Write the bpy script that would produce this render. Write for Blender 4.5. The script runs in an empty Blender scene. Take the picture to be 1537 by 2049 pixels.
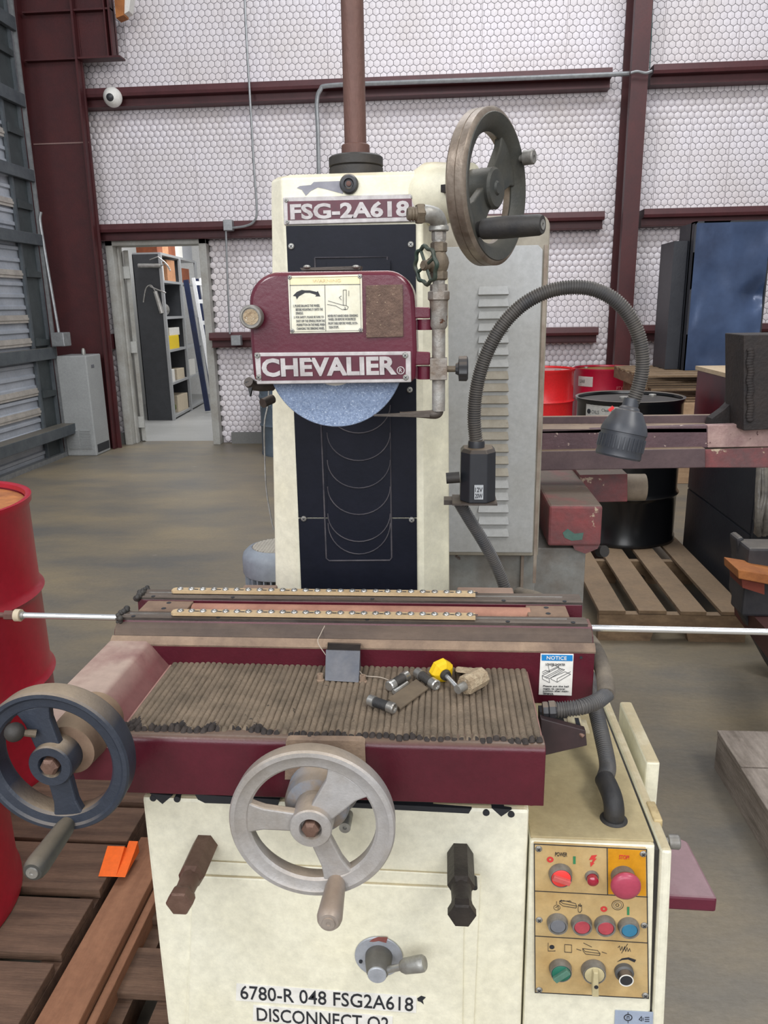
import bpy, bmesh, math, random
from mathutils import Vector, Matrix, noise
random.seed(7)
C = bpy.context.scene.collection
PI = math.pi
# ------------------------------------------------------------------ camera
FPX, CX, CY, H = 1539.0, 768.5, 1024.5, 1.40
YAW, PITCH, ROLL = math.radians(4.6), math.radians(15.0), math.radians(-1.0)
f_ = Vector((-math.sin(YAW)*math.cos(PITCH), math.cos(YAW)*math.cos(PITCH), -math.sin(PITCH)))
R0 = Vector((math.cos(YAW), math.sin(YAW), 0)); U0 = R0.cross(f_)
R_ = R0*math.cos(ROLL)+U0*math.sin(ROLL); U_ = -R0*math.sin(ROLL)+U0*math.cos(ROLL)
CAM = Vector((0, 0, H))
cd = bpy.data.cameras.new('camera'); cam = bpy.data.objects.new('camera', cd); C.objects.link(cam)
cd.sensor_fit = 'VERTICAL'; cd.sensor_height = 32.0; cd.lens = 32.0*FPX/2049.0
cd.clip_start = 0.02; cd.clip_end = 200
cam.matrix_world = Matrix(((R_.x, U_.x, -f_.x, 0), (R_.y, U_.y, -f_.y, 0), (R_.z, U_.z, -f_.z, H), (0, 0, 0, 1)))
bpy.context.scene.camera = cam
# ------------------------------------------------------------------ world, lights, exposure
w = bpy.data.worlds.new('world'); bpy.context.scene.world = w; w.use_nodes = True
w.node_tree.nodes['Background'].inputs[0].default_value = (0.93, 0.96, 1.0, 1)
w.node_tree.nodes['Background'].inputs[1].default_value = 0.45
def area(name, loc, target, size, power, col=(1, 1, 1)):
    l = bpy.data.lights.new(name, 'AREA'); l.shape = 'RECTANGLE'; l.size, l.size_y = size; l.energy = power; l.color = col
    o = bpy.data.objects.new(name, l); C.objects.link(o); o.location = loc
    o.rotation_euler = (Vector(target)-Vector(loc)).to_track_quat('-Z', 'Y').to_euler(); return o
area('bay_light_left', (-2.6, -1.2, 4.6), (-0.2, 1.2, 0.6), (1.3, 1.3), 84)
area('bay_light_right', (2.4, -0.6, 4.6), (0.0, 1.2, 0.6), (1.3, 1.3), 92, (1, .97, .92))
area('bay_light_back', (0.6, 4.4, 5.6), (0.2, 5.6, 0.0), (4.5, 1.6), 190, (.96, .98, 1))
area('open_door_daylight', (-0.5, -4.5, 3.4), (-0.3, 8, 2.0), (7, 3.2), 320, (.97, .98, 1))
area('storeroom_light', (-2.9, 10.0, 3.2), (-3.0, 10.0, 0), (1.4, 1.6), 90)
vs = bpy.context.scene.view_settings
bpy.context.scene.display_settings.display_device = 'sRGB'
vs.view_transform = 'Standard'; vs.look = 'None'; vs.gamma = 1; vs.use_curve_mapping = False; vs.exposure = 0.0
# ------------------------------------------------------------------ measuring
def at(x, y, X=None, Y=None, Z=None):
    d = f_ + R_*((x-CX)/FPX) + U_*((CY-y)/FPX)
    t = Y/d.y if Y is not None else (X/d.x if X is not None else (Z-H)/d.z)
    return CAM + d*t
# ------------------------------------------------------------------ materials
def lin(c):
    return tuple((v/255/12.92 if v/255 <= .04045 else ((v/255+.055)/1.055)**2.4) for v in c)+(1,)
MATS = {}
def mk(name, c, c2=None, scale=6, rough=.55, metal=0, bump=0, bscale=60, chips=None, chip_amt=.35, chip_scale=12,
       dust=None, dust_amt=.8, stretch=None, coat=0, spec=.5, cedge=(.42, .62)):
    if name in MATS: return MATS[name]
    m = bpy.data.materials.new(name); m.use_nodes = True; nt = m.node_tree; N = nt.nodes; L = nt.links
    b = N['Principled BSDF']; b.inputs['Roughness'].default_value = rough; b.inputs['Metallic'].default_value = metal
    b.inputs['Specular IOR Level'].default_value = spec
    if coat: b.inputs['Coat Weight'].default_value = coat; b.inputs['Coat Roughness'].default_value = .15
    geo = N.new('ShaderNodeNewGeometry'); mp = N.new('ShaderNodeMapping'); L.new(geo.outputs['Position'], mp.inputs[0])
    if stretch: mp.inputs['Scale'].default_value = stretch
    def nz(s, detail=5):
        n = N.new('ShaderNodeTexNoise'); n.inputs['Scale'].default_value = s; n.inputs['Detail'].default_value = detail
        n.inputs['Roughness'].default_value = .62; L.new(mp.outputs[0], n.inputs['Vector']); return n.outputs['Fac']
    def ramp(src, a, z):
        r = N.new('ShaderNodeMapRange'); r.inputs[1].default_value = a; r.inputs[2].default_value = z; L.new(src, r.inputs[0]); return r.outputs[0]
    def mix(fac, a, bb):
        x = N.new('ShaderNodeMix'); x.data_type = 'RGBA'
        if isinstance(fac, (int, float)): x.inputs[0].default_value = fac
        else: L.new(fac, x.inputs[0])
        for s, v in ((x.inputs[6], a), (x.inputs[7], bb)):
            if isinstance(v, tuple): s.default_value = v
            else: L.new(v, s)
        return x.outputs[2]
    col = lin(c)
    if c2 is not None: col = mix(ramp(nz(scale), cedge[0]-.08, cedge[1]+.06), lin(c), lin(c2))
    if chips is not None: col = mix(ramp(nz(chip_scale, 6), .62-.2*chip_amt+.02, .62-.2*chip_amt+.05), col, lin(chips))
    if dust is not None:
        sx = N.new('ShaderNodeSeparateXYZ'); L.new(geo.outputs['Normal'], sx.inputs[0])
        mm = N.new('ShaderNodeMath'); mm.operation = 'MULTIPLY'; L.new(ramp(sx.outputs[2], .5, .97), mm.inputs[0])
        L.new(ramp(nz(9), .1, .5), mm.inputs[1])
        m2 = N.new('ShaderNodeMath'); m2.operation = 'MULTIPLY'; L.new(mm.outputs[0], m2.inputs[0]); m2.inputs[1].default_value = dust_amt
        col = mix(m2.outputs[0], col, lin(dust))
    if rough > .3 and not MATS.get('nogrit'):
        fn = N.new('ShaderNodeTexNoise'); fn.inputs['Scale'].default_value = 55; fn.inputs['Detail'].default_value = 8; fn.inputs['Roughness'].default_value = .75
        L.new(geo.outputs['Position'], fn.inputs['Vector'])
        rr = N.new('ShaderNodeMapRange'); rr.inputs[1].default_value = .3; rr.inputs[2].default_value = .7; rr.inputs[3].default_value = .86; rr.inputs[4].default_value = 1.1; L.new(fn.outputs['Fac'], rr.inputs[0])
        mu = N.new('ShaderNodeMix'); mu.data_type = 'RGBA'; mu.blend_type = 'MULTIPLY'; mu.inputs[0].default_value = 1
        if isinstance(col, tuple): mu.inputs[6].default_value = col
        else: L.new(col, mu.inputs[6])
        L.new(rr.outputs[0], mu.inputs[7]); col = mu.outputs[2]
    if isinstance(col, tuple): b.inputs['Base Color'].default_value = col
    else: L.new(col, b.inputs['Base Color'])
    if bump:
        bp = N.new('ShaderNodeBump'); bp.inputs['Strength'].default_value = bump; bp.inputs['Distance'].default_value = .01
        L.new(nz(bscale), bp.inputs['Height']); L.new(bp.outputs[0], b.inputs['Normal'])
    MATS[name] = m; return m
def glow(name, c, s):
    m = bpy.data.materials.new(name); m.use_nodes = True; b = m.node_tree.nodes['Principled BSDF']
    b.inputs['Base Color'].default_value = lin(c); b.inputs['Emission Color'].default_value = lin(c); b.inputs['Emission Strength'].default_value = s; return m
cream = mk('cream_paint', (236, 233, 214), (229, 224, 199), 3, .42, bump=.08, bscale=250, dust=(176, 160, 124), dust_amt=.9, chips=(60, 52, 44), chip_amt=-.75, chip_scale=30)
cream_dusty = mk('dusty_cream_paint', (186, 172, 134), (160, 144, 108), 5, .7, bump=.1, bscale=200, chips=(92, 84, 70), chip_amt=-.35, chip_scale=22)
maroon = mk('maroon_paint', (84, 20, 36), (72, 17, 31), 5, .36, bump=.08, bscale=220, dust=(128, 98, 86), dust_amt=.85)
maroon_guard = mk('glossy_maroon_paint', (92, 27, 46), (80, 24, 40), 5, .26, bump=.05, bscale=150, dust=(140, 96, 88), dust_amt=.6, coat=.3)
maroon_dusty = mk('dust_covered_maroon', (168, 132, 122), (150, 112, 104), 7, .85, bump=.1, bscale=200)
dustbrown = mk('brown_grinding_dust', (150, 128, 108), (112, 94, 82), 14, .9, bump=.25, bscale=120)
matbrown = mk('caked_grinding_grit', (134, 118, 100), (102, 90, 76), 22, .92, bump=.5, bscale=260, chips=(62, 54, 46), chip_amt=-.2, chip_scale=60)
burnt = mk('burnt_grit', (66, 58, 54), (38, 34, 34), 60, .9, bump=.5, bscale=200)
steel_dark = mk('dark_oily_steel', (86, 78, 72), (58, 52, 50), 18, .5, .35, bump=.15, bscale=120, dust=(128, 112, 98), dust_amt=.35, stretch=(.35, 1, 1))
steel = mk('bare_steel', (190, 190, 188), (150, 146, 140), 14, .32, .8, bump=.05)
chrome = mk('polished_rod', (232, 234, 236), rough=.22, metal=.85)
zinc = mk('grey_zinc', (170, 170, 166), (132, 128, 122), 40, .45, .55, bump=.1, bscale=120)
galv_old = mk('weathered_pipe_steel', (160, 158, 154), (116, 102, 90), 28, .55, .4, bump=.2, bscale=140, chips=(92, 60, 44), chip_amt=-.1, chip_scale=36)
brass_dirty = mk('dirty_brass', (118, 106, 90), (88, 78, 68), 30, .6, .35, bump=.15, bscale=160)
bellow = mk('navy_black_sheet', (15, 18, 30), (22, 24, 36), 9, .5, spec=.22, bump=.03, bscale=120, chips=(92, 88, 90), chip_amt=-.5, chip_scale=34, cedge=(.5, .7))
edgem = mk('dusty_navy_edge', (82, 78, 82), (50, 48, 56), 30, .7)
black = mk('black_rubber', (38, 38, 40), (58, 54, 50), 16, .6, bump=.1, bscale=150)
blackpl = mk('black_plastic', (40, 42, 48), (52, 52, 54), 20, .42, dust=(122, 108, 94), dust_amt=.75)
hosemat = mk('grey_flexible_hose', (72, 73, 76), (88, 84, 80), 20, .5)
hosedust = mk('dusty_grey_hose', (126, 116, 102), (92, 86, 80), 16, .75)
navywheel = mk('dark_handwheel_paint', (48, 54, 66), (40, 46, 58), 20, .5, bump=.12, bscale=200, dust=(146, 130, 110), dust_amt=1.0, chips=(126, 116, 102), chip_amt=-.55, chip_scale=40)
silverwheel = mk('silver_handwheel_paint', (176, 174, 174), (156, 150, 144), 12, .45, .25, bump=.12, bscale=260, dust=(172, 156, 138), dust_amt=.9, chips=(52, 56, 72), chip_amt=-.42, chip_scale=26)
wheelrim = mk('worn_metal_rim', (150, 138, 126), (112, 98, 86), 26, .4, .5, bump=.1)
wheelface = mk('blackened_wheel_face', (58, 60, 58), (76, 74, 66), 14, .55, .15, bump=.1, bscale=180, dust=(108, 100, 88), dust_amt=.5)
hexbrown = mk('brown_steel_bar', (118, 92, 80), (92, 68, 58), 26, .5, .35, bump=.15, bscale=160)
hexblack = mk('blackened_steel_bar', (62, 56, 52), (44, 40, 38), 26, .5, .3, bump=.15, bscale=160)
stone = mk('blue_grey_abrasive', (160, 178, 208), (124, 142, 174), 320, .95, bump=.5, bscale=380, chips=(206, 220, 240), chip_amt=.2, chip_scale=430)
foam = mk('brown_abrasive_pad', (120, 98, 86), (94, 76, 68), 70, .95, bump=.5, bscale=300, chips=(188, 168, 142), chip_amt=.0, chip_scale=260)
rustpipe = mk('rusty_brown_pipe', (106, 76, 68), (88, 62, 56), 10, .6, .2, bump=.2, bscale=90, stretch=(1, 1, .3))
plate_al = mk('brushed_aluminium', (190, 186, 186), (164, 158, 158), 60, .45, .15, bump=.04, bscale=200)
plate_maroon = mk('plate_maroon_enamel', (88, 22, 44), (74, 20, 38), 40, .4)
white_pl = mk('white_sticker', (232, 230, 224), rough=.5)
label_pl = mk('ivory_plate', (228, 226, 212), (216, 212, 190), 20, .4)
ivory2 = mk('cream_band_print', (232, 220, 180), rough=.5)
ink = mk('black_ink', (38, 40, 46), rough=.6)
greyink = mk('faded_grey_ink', (96, 98, 104), rough=.6)
redink = mk('red_ink', (206, 60, 56), rough=.6)
greenink = mk('green_ink', (52, 128, 84), rough=.6)
blueink = mk('blue_print', (22, 128, 196), rough=.5)
panel_y = mk('tan_control_plate', (196, 170, 122), (186, 154, 102), 14, .45)
panel_o = mk('amber_stop_field', (214, 150, 26), (202, 138, 22), 20, .45)
redb = mk('red_push_button', (178, 72, 82), (164, 64, 74), 40, .45)
redbright = mk('bright_red_switch', (232, 66, 62), rough=.4)
mush = mk('pink_red_mushroom', (176, 70, 92), (164, 62, 84), 20, .35)
lampred = mk('dark_red_lens', (150, 24, 48), rough=.15, coat=.6)
blueb = mk('blue_push_button', (52, 118, 150), rough=.45)
greyb = mk('grey_push_button', (112, 114, 120), rough=.5)
greenb = mk('green_switch', (34, 108, 88), rough=.45)
bezel = mk('grey_bezel', (138, 136, 132), (112, 108, 102), 60, .45, .3)
beigeb = mk('beige_switch', (188, 176, 138), rough=.5)
yellowp = mk('yellow_plastic', (238, 200, 28), (224, 182, 20), 30, .45)
corkst = mk('speckled_clay_stone', (196, 178, 150), (160, 138, 112), 90, .95, bump=.8, bscale=200, chips=(236, 228, 212), chip_amt=0, chip_scale=150)
beigecage = mk('beige_cage_plastic', (196, 172, 136), (178, 152, 116), 20, .5)
greypaint = mk('light_grey_machine_paint', (172, 174, 176), (160, 160, 158), 4, .45, bump=.05, dust=(150, 138, 120), dust_amt=.7, chips=(96, 78, 66), chip_amt=-.7, chip_scale=20)
greytan = mk('grimy_grey_frame', (160, 154, 142), (140, 132, 118), 10, .6, chips=(104, 86, 70), chip_amt=-.25, chip_scale=18)
greygrime = mk('stained_grey_casting', (140, 142, 140), (112, 104, 96), 7, .6, bump=.1, chips=(84, 62, 56), chip_amt=-.15, chip_scale=9)
rustydoor = mk('rust_stained_strip', (128, 112, 100), (158, 148, 136), 12, .7, chips=(88, 64, 54), chip_amt=0, chip_scale=30)
beamred = mk('dusty_oxide_beam', (96, 78, 80), (78, 62, 66), 8, .6, bump=.1, dust=(150, 130, 110), dust_amt=.9)
beampeel = mk('peeling_beam_paint', (98, 74, 80), (84, 64, 70), 10, .6, bump=.3, chips=(196, 176, 164), chip_amt=.02, chip_scale=34)
redpeel = mk('peeling_red_paint', (140, 70, 72), (98, 72, 74), 9, .6, bump=.2, dust=(104, 90, 78), dust_amt=1.0, chips=(184, 166, 144), chip_amt=.15, chip_scale=17)
blackpost = mk('rust_black_steel', (44, 36, 34), (30, 26, 28), 16, .7, bump=.3, bscale=80)
weld = mk('dark_scaly_weld', (70, 66, 64), (52, 48, 48), 30, .7, bump=.3)
blackdrum = mk('black_drum_paint', (16, 17, 20), rough=.28, dust=(116, 108, 98), dust_amt=.75, coat=.2)
reddrum = mk('red_drum_paint', (166, 24, 46), (150, 20, 38), 3, .38, coat=.2)
redbright_d = mk('bright_red_drum_paint', (222, 36, 40), (206, 30, 36), 3, .38, coat=.2)
crimson = mk('crimson_drum_paint', (168, 18, 50), rough=.36, coat=.2)
rustlid = mk('rusty_orange_lid', (190, 122, 66), (140, 84, 50), 12, .7, bump=.2)
goldlid = mk('gold_lid', (178, 138, 62), (150, 110, 50), 10, .4, .3)
bluedrum = mk('blue_grey_drum_paint', (92, 104, 116), (82, 94, 106), 8, .5)
navycab = mk('glossy_navy_steel', (72, 92, 128), (40, 54, 82), 1.5, .3, .25, bump=.25, bscale=4, coat=.3, cedge=(.4, .6))  # navy paint, its lighter tone brightened to carry diffuse reflections
darkcab = mk('blackened_steel_cabinet', (34, 36, 44), (46, 48, 54), 4, .45, bump=.1)
boxred = mk('dark_red_cabinet_paint', (82, 22, 34), (40, 26, 34), 2.4, .42, cedge=(.46, .56))
tan_top = mk('dusty_tan_top', (184, 164, 136), (166, 144, 118), 6, .85)
wood = mk('pallet_wood', (136, 112, 86), (104, 84, 64), 9, .85, bump=.3, bscale=60, stretch=(1, 1, 3), dust=(150, 130, 108), dust_amt=.4)
wood_l = mk('left_pallet_wood', (118, 92, 74), (82, 62, 50), 7, .85, bump=.35, bscale=50, stretch=(.5, 5, 5))
wood_b = mk('brown_beam_wood', (156, 112, 84), (130, 90, 66), 7, .85, bump=.3, bscale=60, stretch=(4, .6, 4))
wood_g = mk('weathered_grey_wood', (158, 147, 138), (118, 108, 99), 9, .9, bump=.45, bscale=60, stretch=(4, .7, 4))
wood_o = mk('orange_wood', (176, 112, 58), (140, 84, 44), 8, .8, bump=.3)
plywood = mk('plywood_face', (186, 154, 122), (158, 126, 98), 5, .8, stretch=(1, 1, 6), bump=.1)
orange = mk('orange_plastic', (240, 104, 24), rough=.5)
steelred = mk('oxide_red_steel', (74, 26, 28), (62, 22, 26), 5, .5, bump=.08, dust=(116, 88, 84), dust_amt=.5)
girtm = mk('oxide_red_girt', (84, 40, 44), (70, 32, 36), 6, .5, dust=(150, 120, 116), dust_amt=.35)
doorgrey = mk('galvanised_grey_frame', (92, 98, 102), (76, 82, 88), 8, .5, .25, bump=.1, dust=(138, 128, 112), dust_amt=.6)
sheet = mk('corrugated_sheet', (176, 180, 188), (152, 158, 168), 3, .5, .15)
chan = mk('pale_hat_channel', (186, 180, 172), (160, 154, 148), 8, .5, .1)
heaterm = mk('putty_grey_enamel', (158, 160, 160), (148, 150, 150), 4, .5)
doorframe = mk('pale_grey_door_frame', (176, 176, 172), (154, 150, 142), 5, .6, bump=.05)
facing = mk('white_insulation_facing', (232, 226, 232), (220, 212, 212), 1.5, .5)
wirem = mk('galvanised_netting', (96, 92, 96), rough=.7)
conduit = mk('galvanised_conduit', (156, 158, 160), (136, 138, 140), 20, .4, .5)
greyend = mk('charcoal_shelf_end', (64, 66, 70), (56, 58, 62), 10, .6)
shelfm = mk('shelf_edge_steel', (176, 178, 180), rough=.4, metal=.4)
carton = mk('cardboard', (190, 140, 104), (168, 120, 86), 10, .85)
carton2 = mk('brown_cardboard', (140, 78, 48), (122, 66, 42), 10, .85)
whitebox = mk('white_carton', (222, 220, 214), rough=.7)
binyel = mk('yellow_bin', (228, 196, 26), rough=.5)
ladderb = mk('navy_fibreglass', (32, 44, 78), (26, 34, 62), 10, .5)
white_r = mk('white_rail', (236, 238, 240), rough=.4)
primer = mk('grey_primer_patch', (150, 150, 158), (134, 134, 144), 30, .6)
# ------------------------------------------------------------------ geometry helpers
WO = {}
def V(*a): return Vector(a[0]) if len(a) == 1 else Vector(a)
def NB(): return bmesh.new()
def obj(name, bm, m, parent=None, label=None, cat=None, group=None, kind=None, smooth=35, bev=0):
    if bm.verts:
        xs = [v.co for v in bm.verts]
        lo = Vector((min(v.x for v in xs), min(v.y for v in xs), min(v.z for v in xs)))
        hi = Vector((max(v.x for v in xs), max(v.y for v in xs), max(v.z for v in xs)))
        c = (lo+hi)/2
        for v in bm.verts: v.co -= c
    else: c = Vector((0, 0, 0))
    bmesh.ops.recalc_face_normals(bm, faces=bm.faces)
    me = bpy.data.meshes.new(name); bm.to_mesh(me); bm.free()
    ms = m if isinstance(m, (list, tuple)) else [m]
    for x in ms: me.materials.append(x)
    o = bpy.data.objects.new(name, me); C.objects.link(o)
    if smooth:
        me.shade_smooth()
        try: me.set_sharp_from_angle(angle=math.radians(smooth))
        except Exception: pass
    else: me.shade_flat()
    po = Vector((0, 0, 0))
    if parent is not None: o.parent = parent; po = WO[parent.name]
    o.location = c-po; WO[o.name] = c
    if bev:
        b = o.modifiers.new('bevel', 'BEVEL'); b.width = bev; b.segments = 2; b.limit_method = 'ANGLE'; b.angle_limit = math.radians(40)
        b.harden_normals = False
    if label: o['label'] = label
    if cat: o['category'] = cat
    if group: o['group'] = group
    if kind: o['kind'] = kind
    return o
def thing(name, label, cat, loc, group=None):
    o = bpy.data.objects.new(name, None); C.objects.link(o); o.empty_display_size = .05
    o.location = loc; WO[o.name] = Vector(loc); o['label'] = label; o['category'] = cat
    if group: o['group'] = group
    return o
def hexa(bm, p):   # 8 points: bottom 4 ccw, top 4 ccw
    v = [bm.verts.new(q) for q in p]
    for f in ((3, 2, 1, 0), (4, 5, 6, 7), (0, 1, 5, 4), (1, 2, 6, 5), (2, 3, 7, 6), (3, 0, 4, 7)): bm.faces.new([v[i] for i in f])
    return bm
def bx(bm, x0, x1, y0, y1, z0, z1):
    return hexa(bm, [(x0, y0, z0), (x1, y0, z0), (x1, y1, z0), (x0, y1, z0), (x0, y0, z1), (x1, y0, z1), (x1, y1, z1), (x0, y1, z1)])
def B(x0, x1, y0, y1, z0, z1): return bx(NB(), x0, x1, y0, y1, z0, z1)
def obx(bm, c, u, v, w, a, b, d):   # oriented box, half sizes a b d
    c = V(c); u = V(u).normalized()*a; v = V(v).normalized()*b; w = V(w).normalized()*d
    return hexa(bm, [c-u-v-w, c+u-v-w, c+u+v-w, c-u+v-w, c-u-v+w, c+u-v+w, c+u+v+w, c-u+v+w])
def basis(n, up=(0, 0, 1)):
    n = V(n).normalized(); up = V(up)
    if abs(n.dot(up)) > .98: up = Vector((0, 1, 0))
    v = (up-n*up.dot(n)).normalized(); u = v.cross(n); return u, v, n
def cyl(bm, p0, p1, r0, r1=None, seg=24, cap=True, up=(0, 0, 1)):
    p0 = V(p0); p1 = V(p1); r1 = r0 if r1 is None else r1
    u, v, n = basis(p1-p0, up); a = []; b = []
    for i in range(seg):
        t = 2*PI*i/seg; d = u*math.cos(t)+v*math.sin(t); a.append(bm.verts.new(p0+d*r0)); b.append(bm.verts.new(p1+d*r1))
    for i in range(seg):
        j = (i+1) % seg; bm.faces.new((a[i], a[j], b[j], b[i]))
    if cap: bm.faces.new(a[::-1]); bm.faces.new(b)
    return bm
def CY_(p0, p1, r0, r1=None, seg=24, up=(0, 0, 1)): return cyl(NB(), p0, p1, r0, r1, seg, True, up)
def lathe(bm, o, n, prof, seg=32, closed=False, wob=None):   # prof (r,h)
    o = V(o); u, v, n = basis(n); rings = []
    for r, h in prof:
        if r <= 1e-6: rings.append([bm.verts.new(o+n*h)])
        else: rings.append([bm.verts.new(o+n*h+(u*math.cos(2*PI*i/seg)+v*math.sin(2*PI*i/seg))*(r*(wob(2*PI*i/seg) if wob else 1))) for i in range(seg)])
    pr = list(zip(rings, rings[1:]))
    if closed: pr.append((rings[-1], rings[0]))
    for a, b in pr:
        if len(a) == 1 and len(b) == 1: continue
        for i in range(seg):
            j = (i+1) % seg
            if len(a) == 1: bm.faces.new((a[0], b[j], b[i]))
            elif len(b) == 1: bm.faces.new((a[i], a[j], b[0]))
            else: bm.faces.new((a[i], a[j], b[j], b[i]))
    return bm
def LT(o, n, prof, seg=32, closed=False, wob=None): return lathe(NB(), o, n, prof, seg, closed, wob)
def prism(bm, pts, d):   # closed planar loop extruded by vector d
    d = V(d); a = [bm.verts.new(V(p)) for p in pts]; b = [bm.verts.new(V(p)+d) for p in pts]; n = len(a)
    bm.faces.new(a[::-1]); bm.faces.new(b)
    for i in range(n):
        j = (i+1) % n; bm.faces.new((a[i], a[j], b[j], b[i]))
    return bm
def PR(pts, d): return prism(NB(), pts, d)
def smoothpts(pts, k=8):
    pts = [V(p) for p in pts]; out = []; P = [pts[0]*2-pts[1]]+pts+[pts[-1]*2-pts[-2]]
    for i in range(1, len(P)-2):
        for j in range(k):
            t = j/k; a, b, c, d = P[i-1:i+3]
            out.append(.5*((2*b)+(c-a)*t+(2*a-5*b+4*c-d)*t*t+(3*b-a-3*c+d)*t**3))
    out.append(pts[-1]); return out
def tube(bm, pts, r, seg=12, rf=None):
    pts = [V(p) for p in pts]; rings = []; prev = None
    for i, p in enumerate(pts):
        t = (pts[min(i+1, len(pts)-1)]-pts[max(i-1, 0)]).normalized()
        if prev is None: u, v, _ = basis(t)
        else:
            u = (prev-t*prev.dot(t)).normalized(); v = t.cross(u)
        prev = u; rr = rf(i) if rf else r
        rings.append([bm.verts.new(p+(u*math.cos(2*PI*k/seg)+v*math.sin(2*PI*k/seg))*rr) for k in range(seg)])
    for a, b in zip(rings, rings[1:]):
        for k in range(seg):
            j = (k+1) % seg; bm.faces.new((a[k], a[j], b[j], b[k]))
    bm.faces.new(rings[0][::-1]); bm.faces.new(rings[-1]); return bm
def TB(pts, r, seg=12, rf=None): return tube(NB(), pts, r, seg, rf)
def resample(pts, step):
    out = [pts[0].copy()]; acc = 0
    for a, b in zip(pts, pts[1:]):
        d = (b-a).length; t = step-acc
        while t <= d: out.append(a+(b-a)*(t/d)); t += step
        acc = (acc+d) % step if d else acc
    return out
def ribbed(pts, r, pitch=.0034, depth=.07, seg=14):
    P = resample(smoothpts(pts, 24), pitch/4)
    k = (1+depth, 1+depth, 1-depth, 1-depth)
    return TB(P, r, seg, lambda i: r*k[i % 4])
def sph(bm, c, r, seg=16, sc=(1, 1, 1)):
    m = Matrix.Translation(V(c)) @ Matrix.Diagonal((sc[0], sc[1], sc[2], 1))
    bmesh.ops.create_uvsphere(bm, u_segments=seg, v_segments=max(6, seg//2), radius=r, matrix=m); return bm
def rrect(w, h, r, n=5, radii=None):
    out = []; rs = radii or (r, r, r, r)
    for q, (sx, sy) in enumerate(((1, 1), (-1, 1), (-1, -1), (1, -1))):
        rr = rs[q]
        for i in range(n+1):
            t = PI/2*(q+i/n); out.append((sx*(w/2-rr)+rr*math.cos(t), sy*(h/2-rr)+rr*math.sin(t)))
    return out
def quadY(c, Y, th, bm=None):   # pixel corners TL TR BR BL on the plane Y, thickness th towards +Y
    bm = bm or NB(); p = [at(x, y, Y=Y) for x, y in c]; return prism(bm, p, (0, th, 0))
def text(s, pl, pr, hpx, Y, parent, m, bold=0.0, th=.0006, font_sp=1.0, name='lettering', fit=True):
    """flat letters on plane Y whose baseline-box centre line runs from pixel pl to pixel pr"""
    a = at(*pl, Y=Y); b = at(*pr, Y=Y)
    h = (at(pl[0], pl[1]-hpx/2, Y=Y)-at(pl[0], pl[1]+hpx/2, Y=Y)).length
    textw(s, a, b, h, (0, -1, 0), parent, m, bold, th, font_sp, name)
def textw(s, a, b, h, nrm, parent, m, bold=0, th=.0006, font_sp=1.0, name='lettering'):
    cu = bpy.data.curves.new('t', 'FONT'); cu.body = s; cu.size = 1; cu.offset = bold; cu.extrude = 0; cu.space_character = font_sp
    cu.resolution_u = 3
    to = bpy.data.objects.new('t', cu); C.objects.link(to)
    dg = bpy.context.evaluated_depsgraph_get(); dg.update()
    me = bpy.data.meshes.new_from_object(to.evaluated_get(dg)); bpy.data.objects.remove(to); bpy.data.curves.remove(cu)
    bm = NB(); bm.from_mesh(me); bpy.data.meshes.remove(me)
    bmesh.ops.remove_doubles(bm, verts=bm.verts, dist=1e-5)
    if not bm.verts: bm.free(); return
    x0 = min(v.co.x for v in bm.verts); x1 = max(v.co.x for v in bm.verts); y0 = min(v.co.y for v in bm.verts); y1 = max(v.co.y for v in bm.verts)
    a = V(a); b = V(b); nrm = V(nrm).normalized(); u = b-a; vv = nrm.cross(u.normalized())
    r = bmesh.ops.extrude_face_region(bm, geom=bm.faces[:]); up = [e for e in r['geom'] if isinstance(e, bmesh.types.BMVert)]
    ups = set(up)
    for v in bm.verts:
        t = (v.co.x-x0)/(x1-x0); q = (v.co.y-y0)/(y1-y0)-.5
        v.co = a+u*t+vv*(q*h)+nrm*(th if v in ups else 0)
    return obj(name, bm, m, parent, smooth=0)
def screw(c, r, n, parent, m=None, name='screw'):
    bm = LT(c, n, [(0, -.002), (r, -.002), (r, r*.25), (r*.75, r*.55), (0, r*.62)], 14)
    u, v, k = basis(n); cc = V(c)+k*(r*.6)
    o = obj(name, bm, m or zinc, parent)
    b2 = NB(); obx(b2, cc, u+v, v-u, k, r*.55, r*.11, r*.08); obx(b2, cc, u-v, u+v, k, r*.55, r*.11, r*.081); 
    return o, b2
def screwx(c, r, n, parent, m=None):
    o, b2 = screw(c, r, n, parent, m)
    o2mesh = b2; 
    # slot joined to the screw head as its second material
    me = o.data; bm = NB(); bm.from_mesh(me)
    base = WO[o.name]
    for v in b2.verts: v.co -= base
    tmp = bpy.data.meshes.new('tmp'); b2.to_mesh(tmp); b2.free(); n0 = len(bm.faces); bm.from_mesh(tmp); bpy.data.meshes.remove(tmp)
    bm.faces.ensure_lookup_table()
    for f in bm.faces[n0:]: f.material_index = 1
    bm.to_mesh(me); bm.free(); me.materials.append(ink); return o
def polyline_strip(bm, pts, w, nrm, th=.0004, closed=False):
    pts = [V(p) for p in pts]; n = V(nrm).normalized()
    if closed: pts = pts+[pts[0]]
    for a, b in zip(pts, pts[1:]):
        if (b-a).length < 1e-6: continue
        d = (b-a).normalized(); obx(bm, (a+b)/2, d, n.cross(d), n, (b-a).length/2+w/2, w/2, th)
    return bm
def inkline(pix, wpx, Y, parent, m=None, closed=False, name='printed_line', bm=None, keep=False):
    p = [at(x, y, Y=Y) for x, y in pix]; wd = wpx*.0006
    bm = bm or NB(); polyline_strip(bm, p, wd, (0, -1, 0), .0003, closed)
    if keep: return bm
    return obj(name, bm, m or ink, parent, smooth=0)
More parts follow.
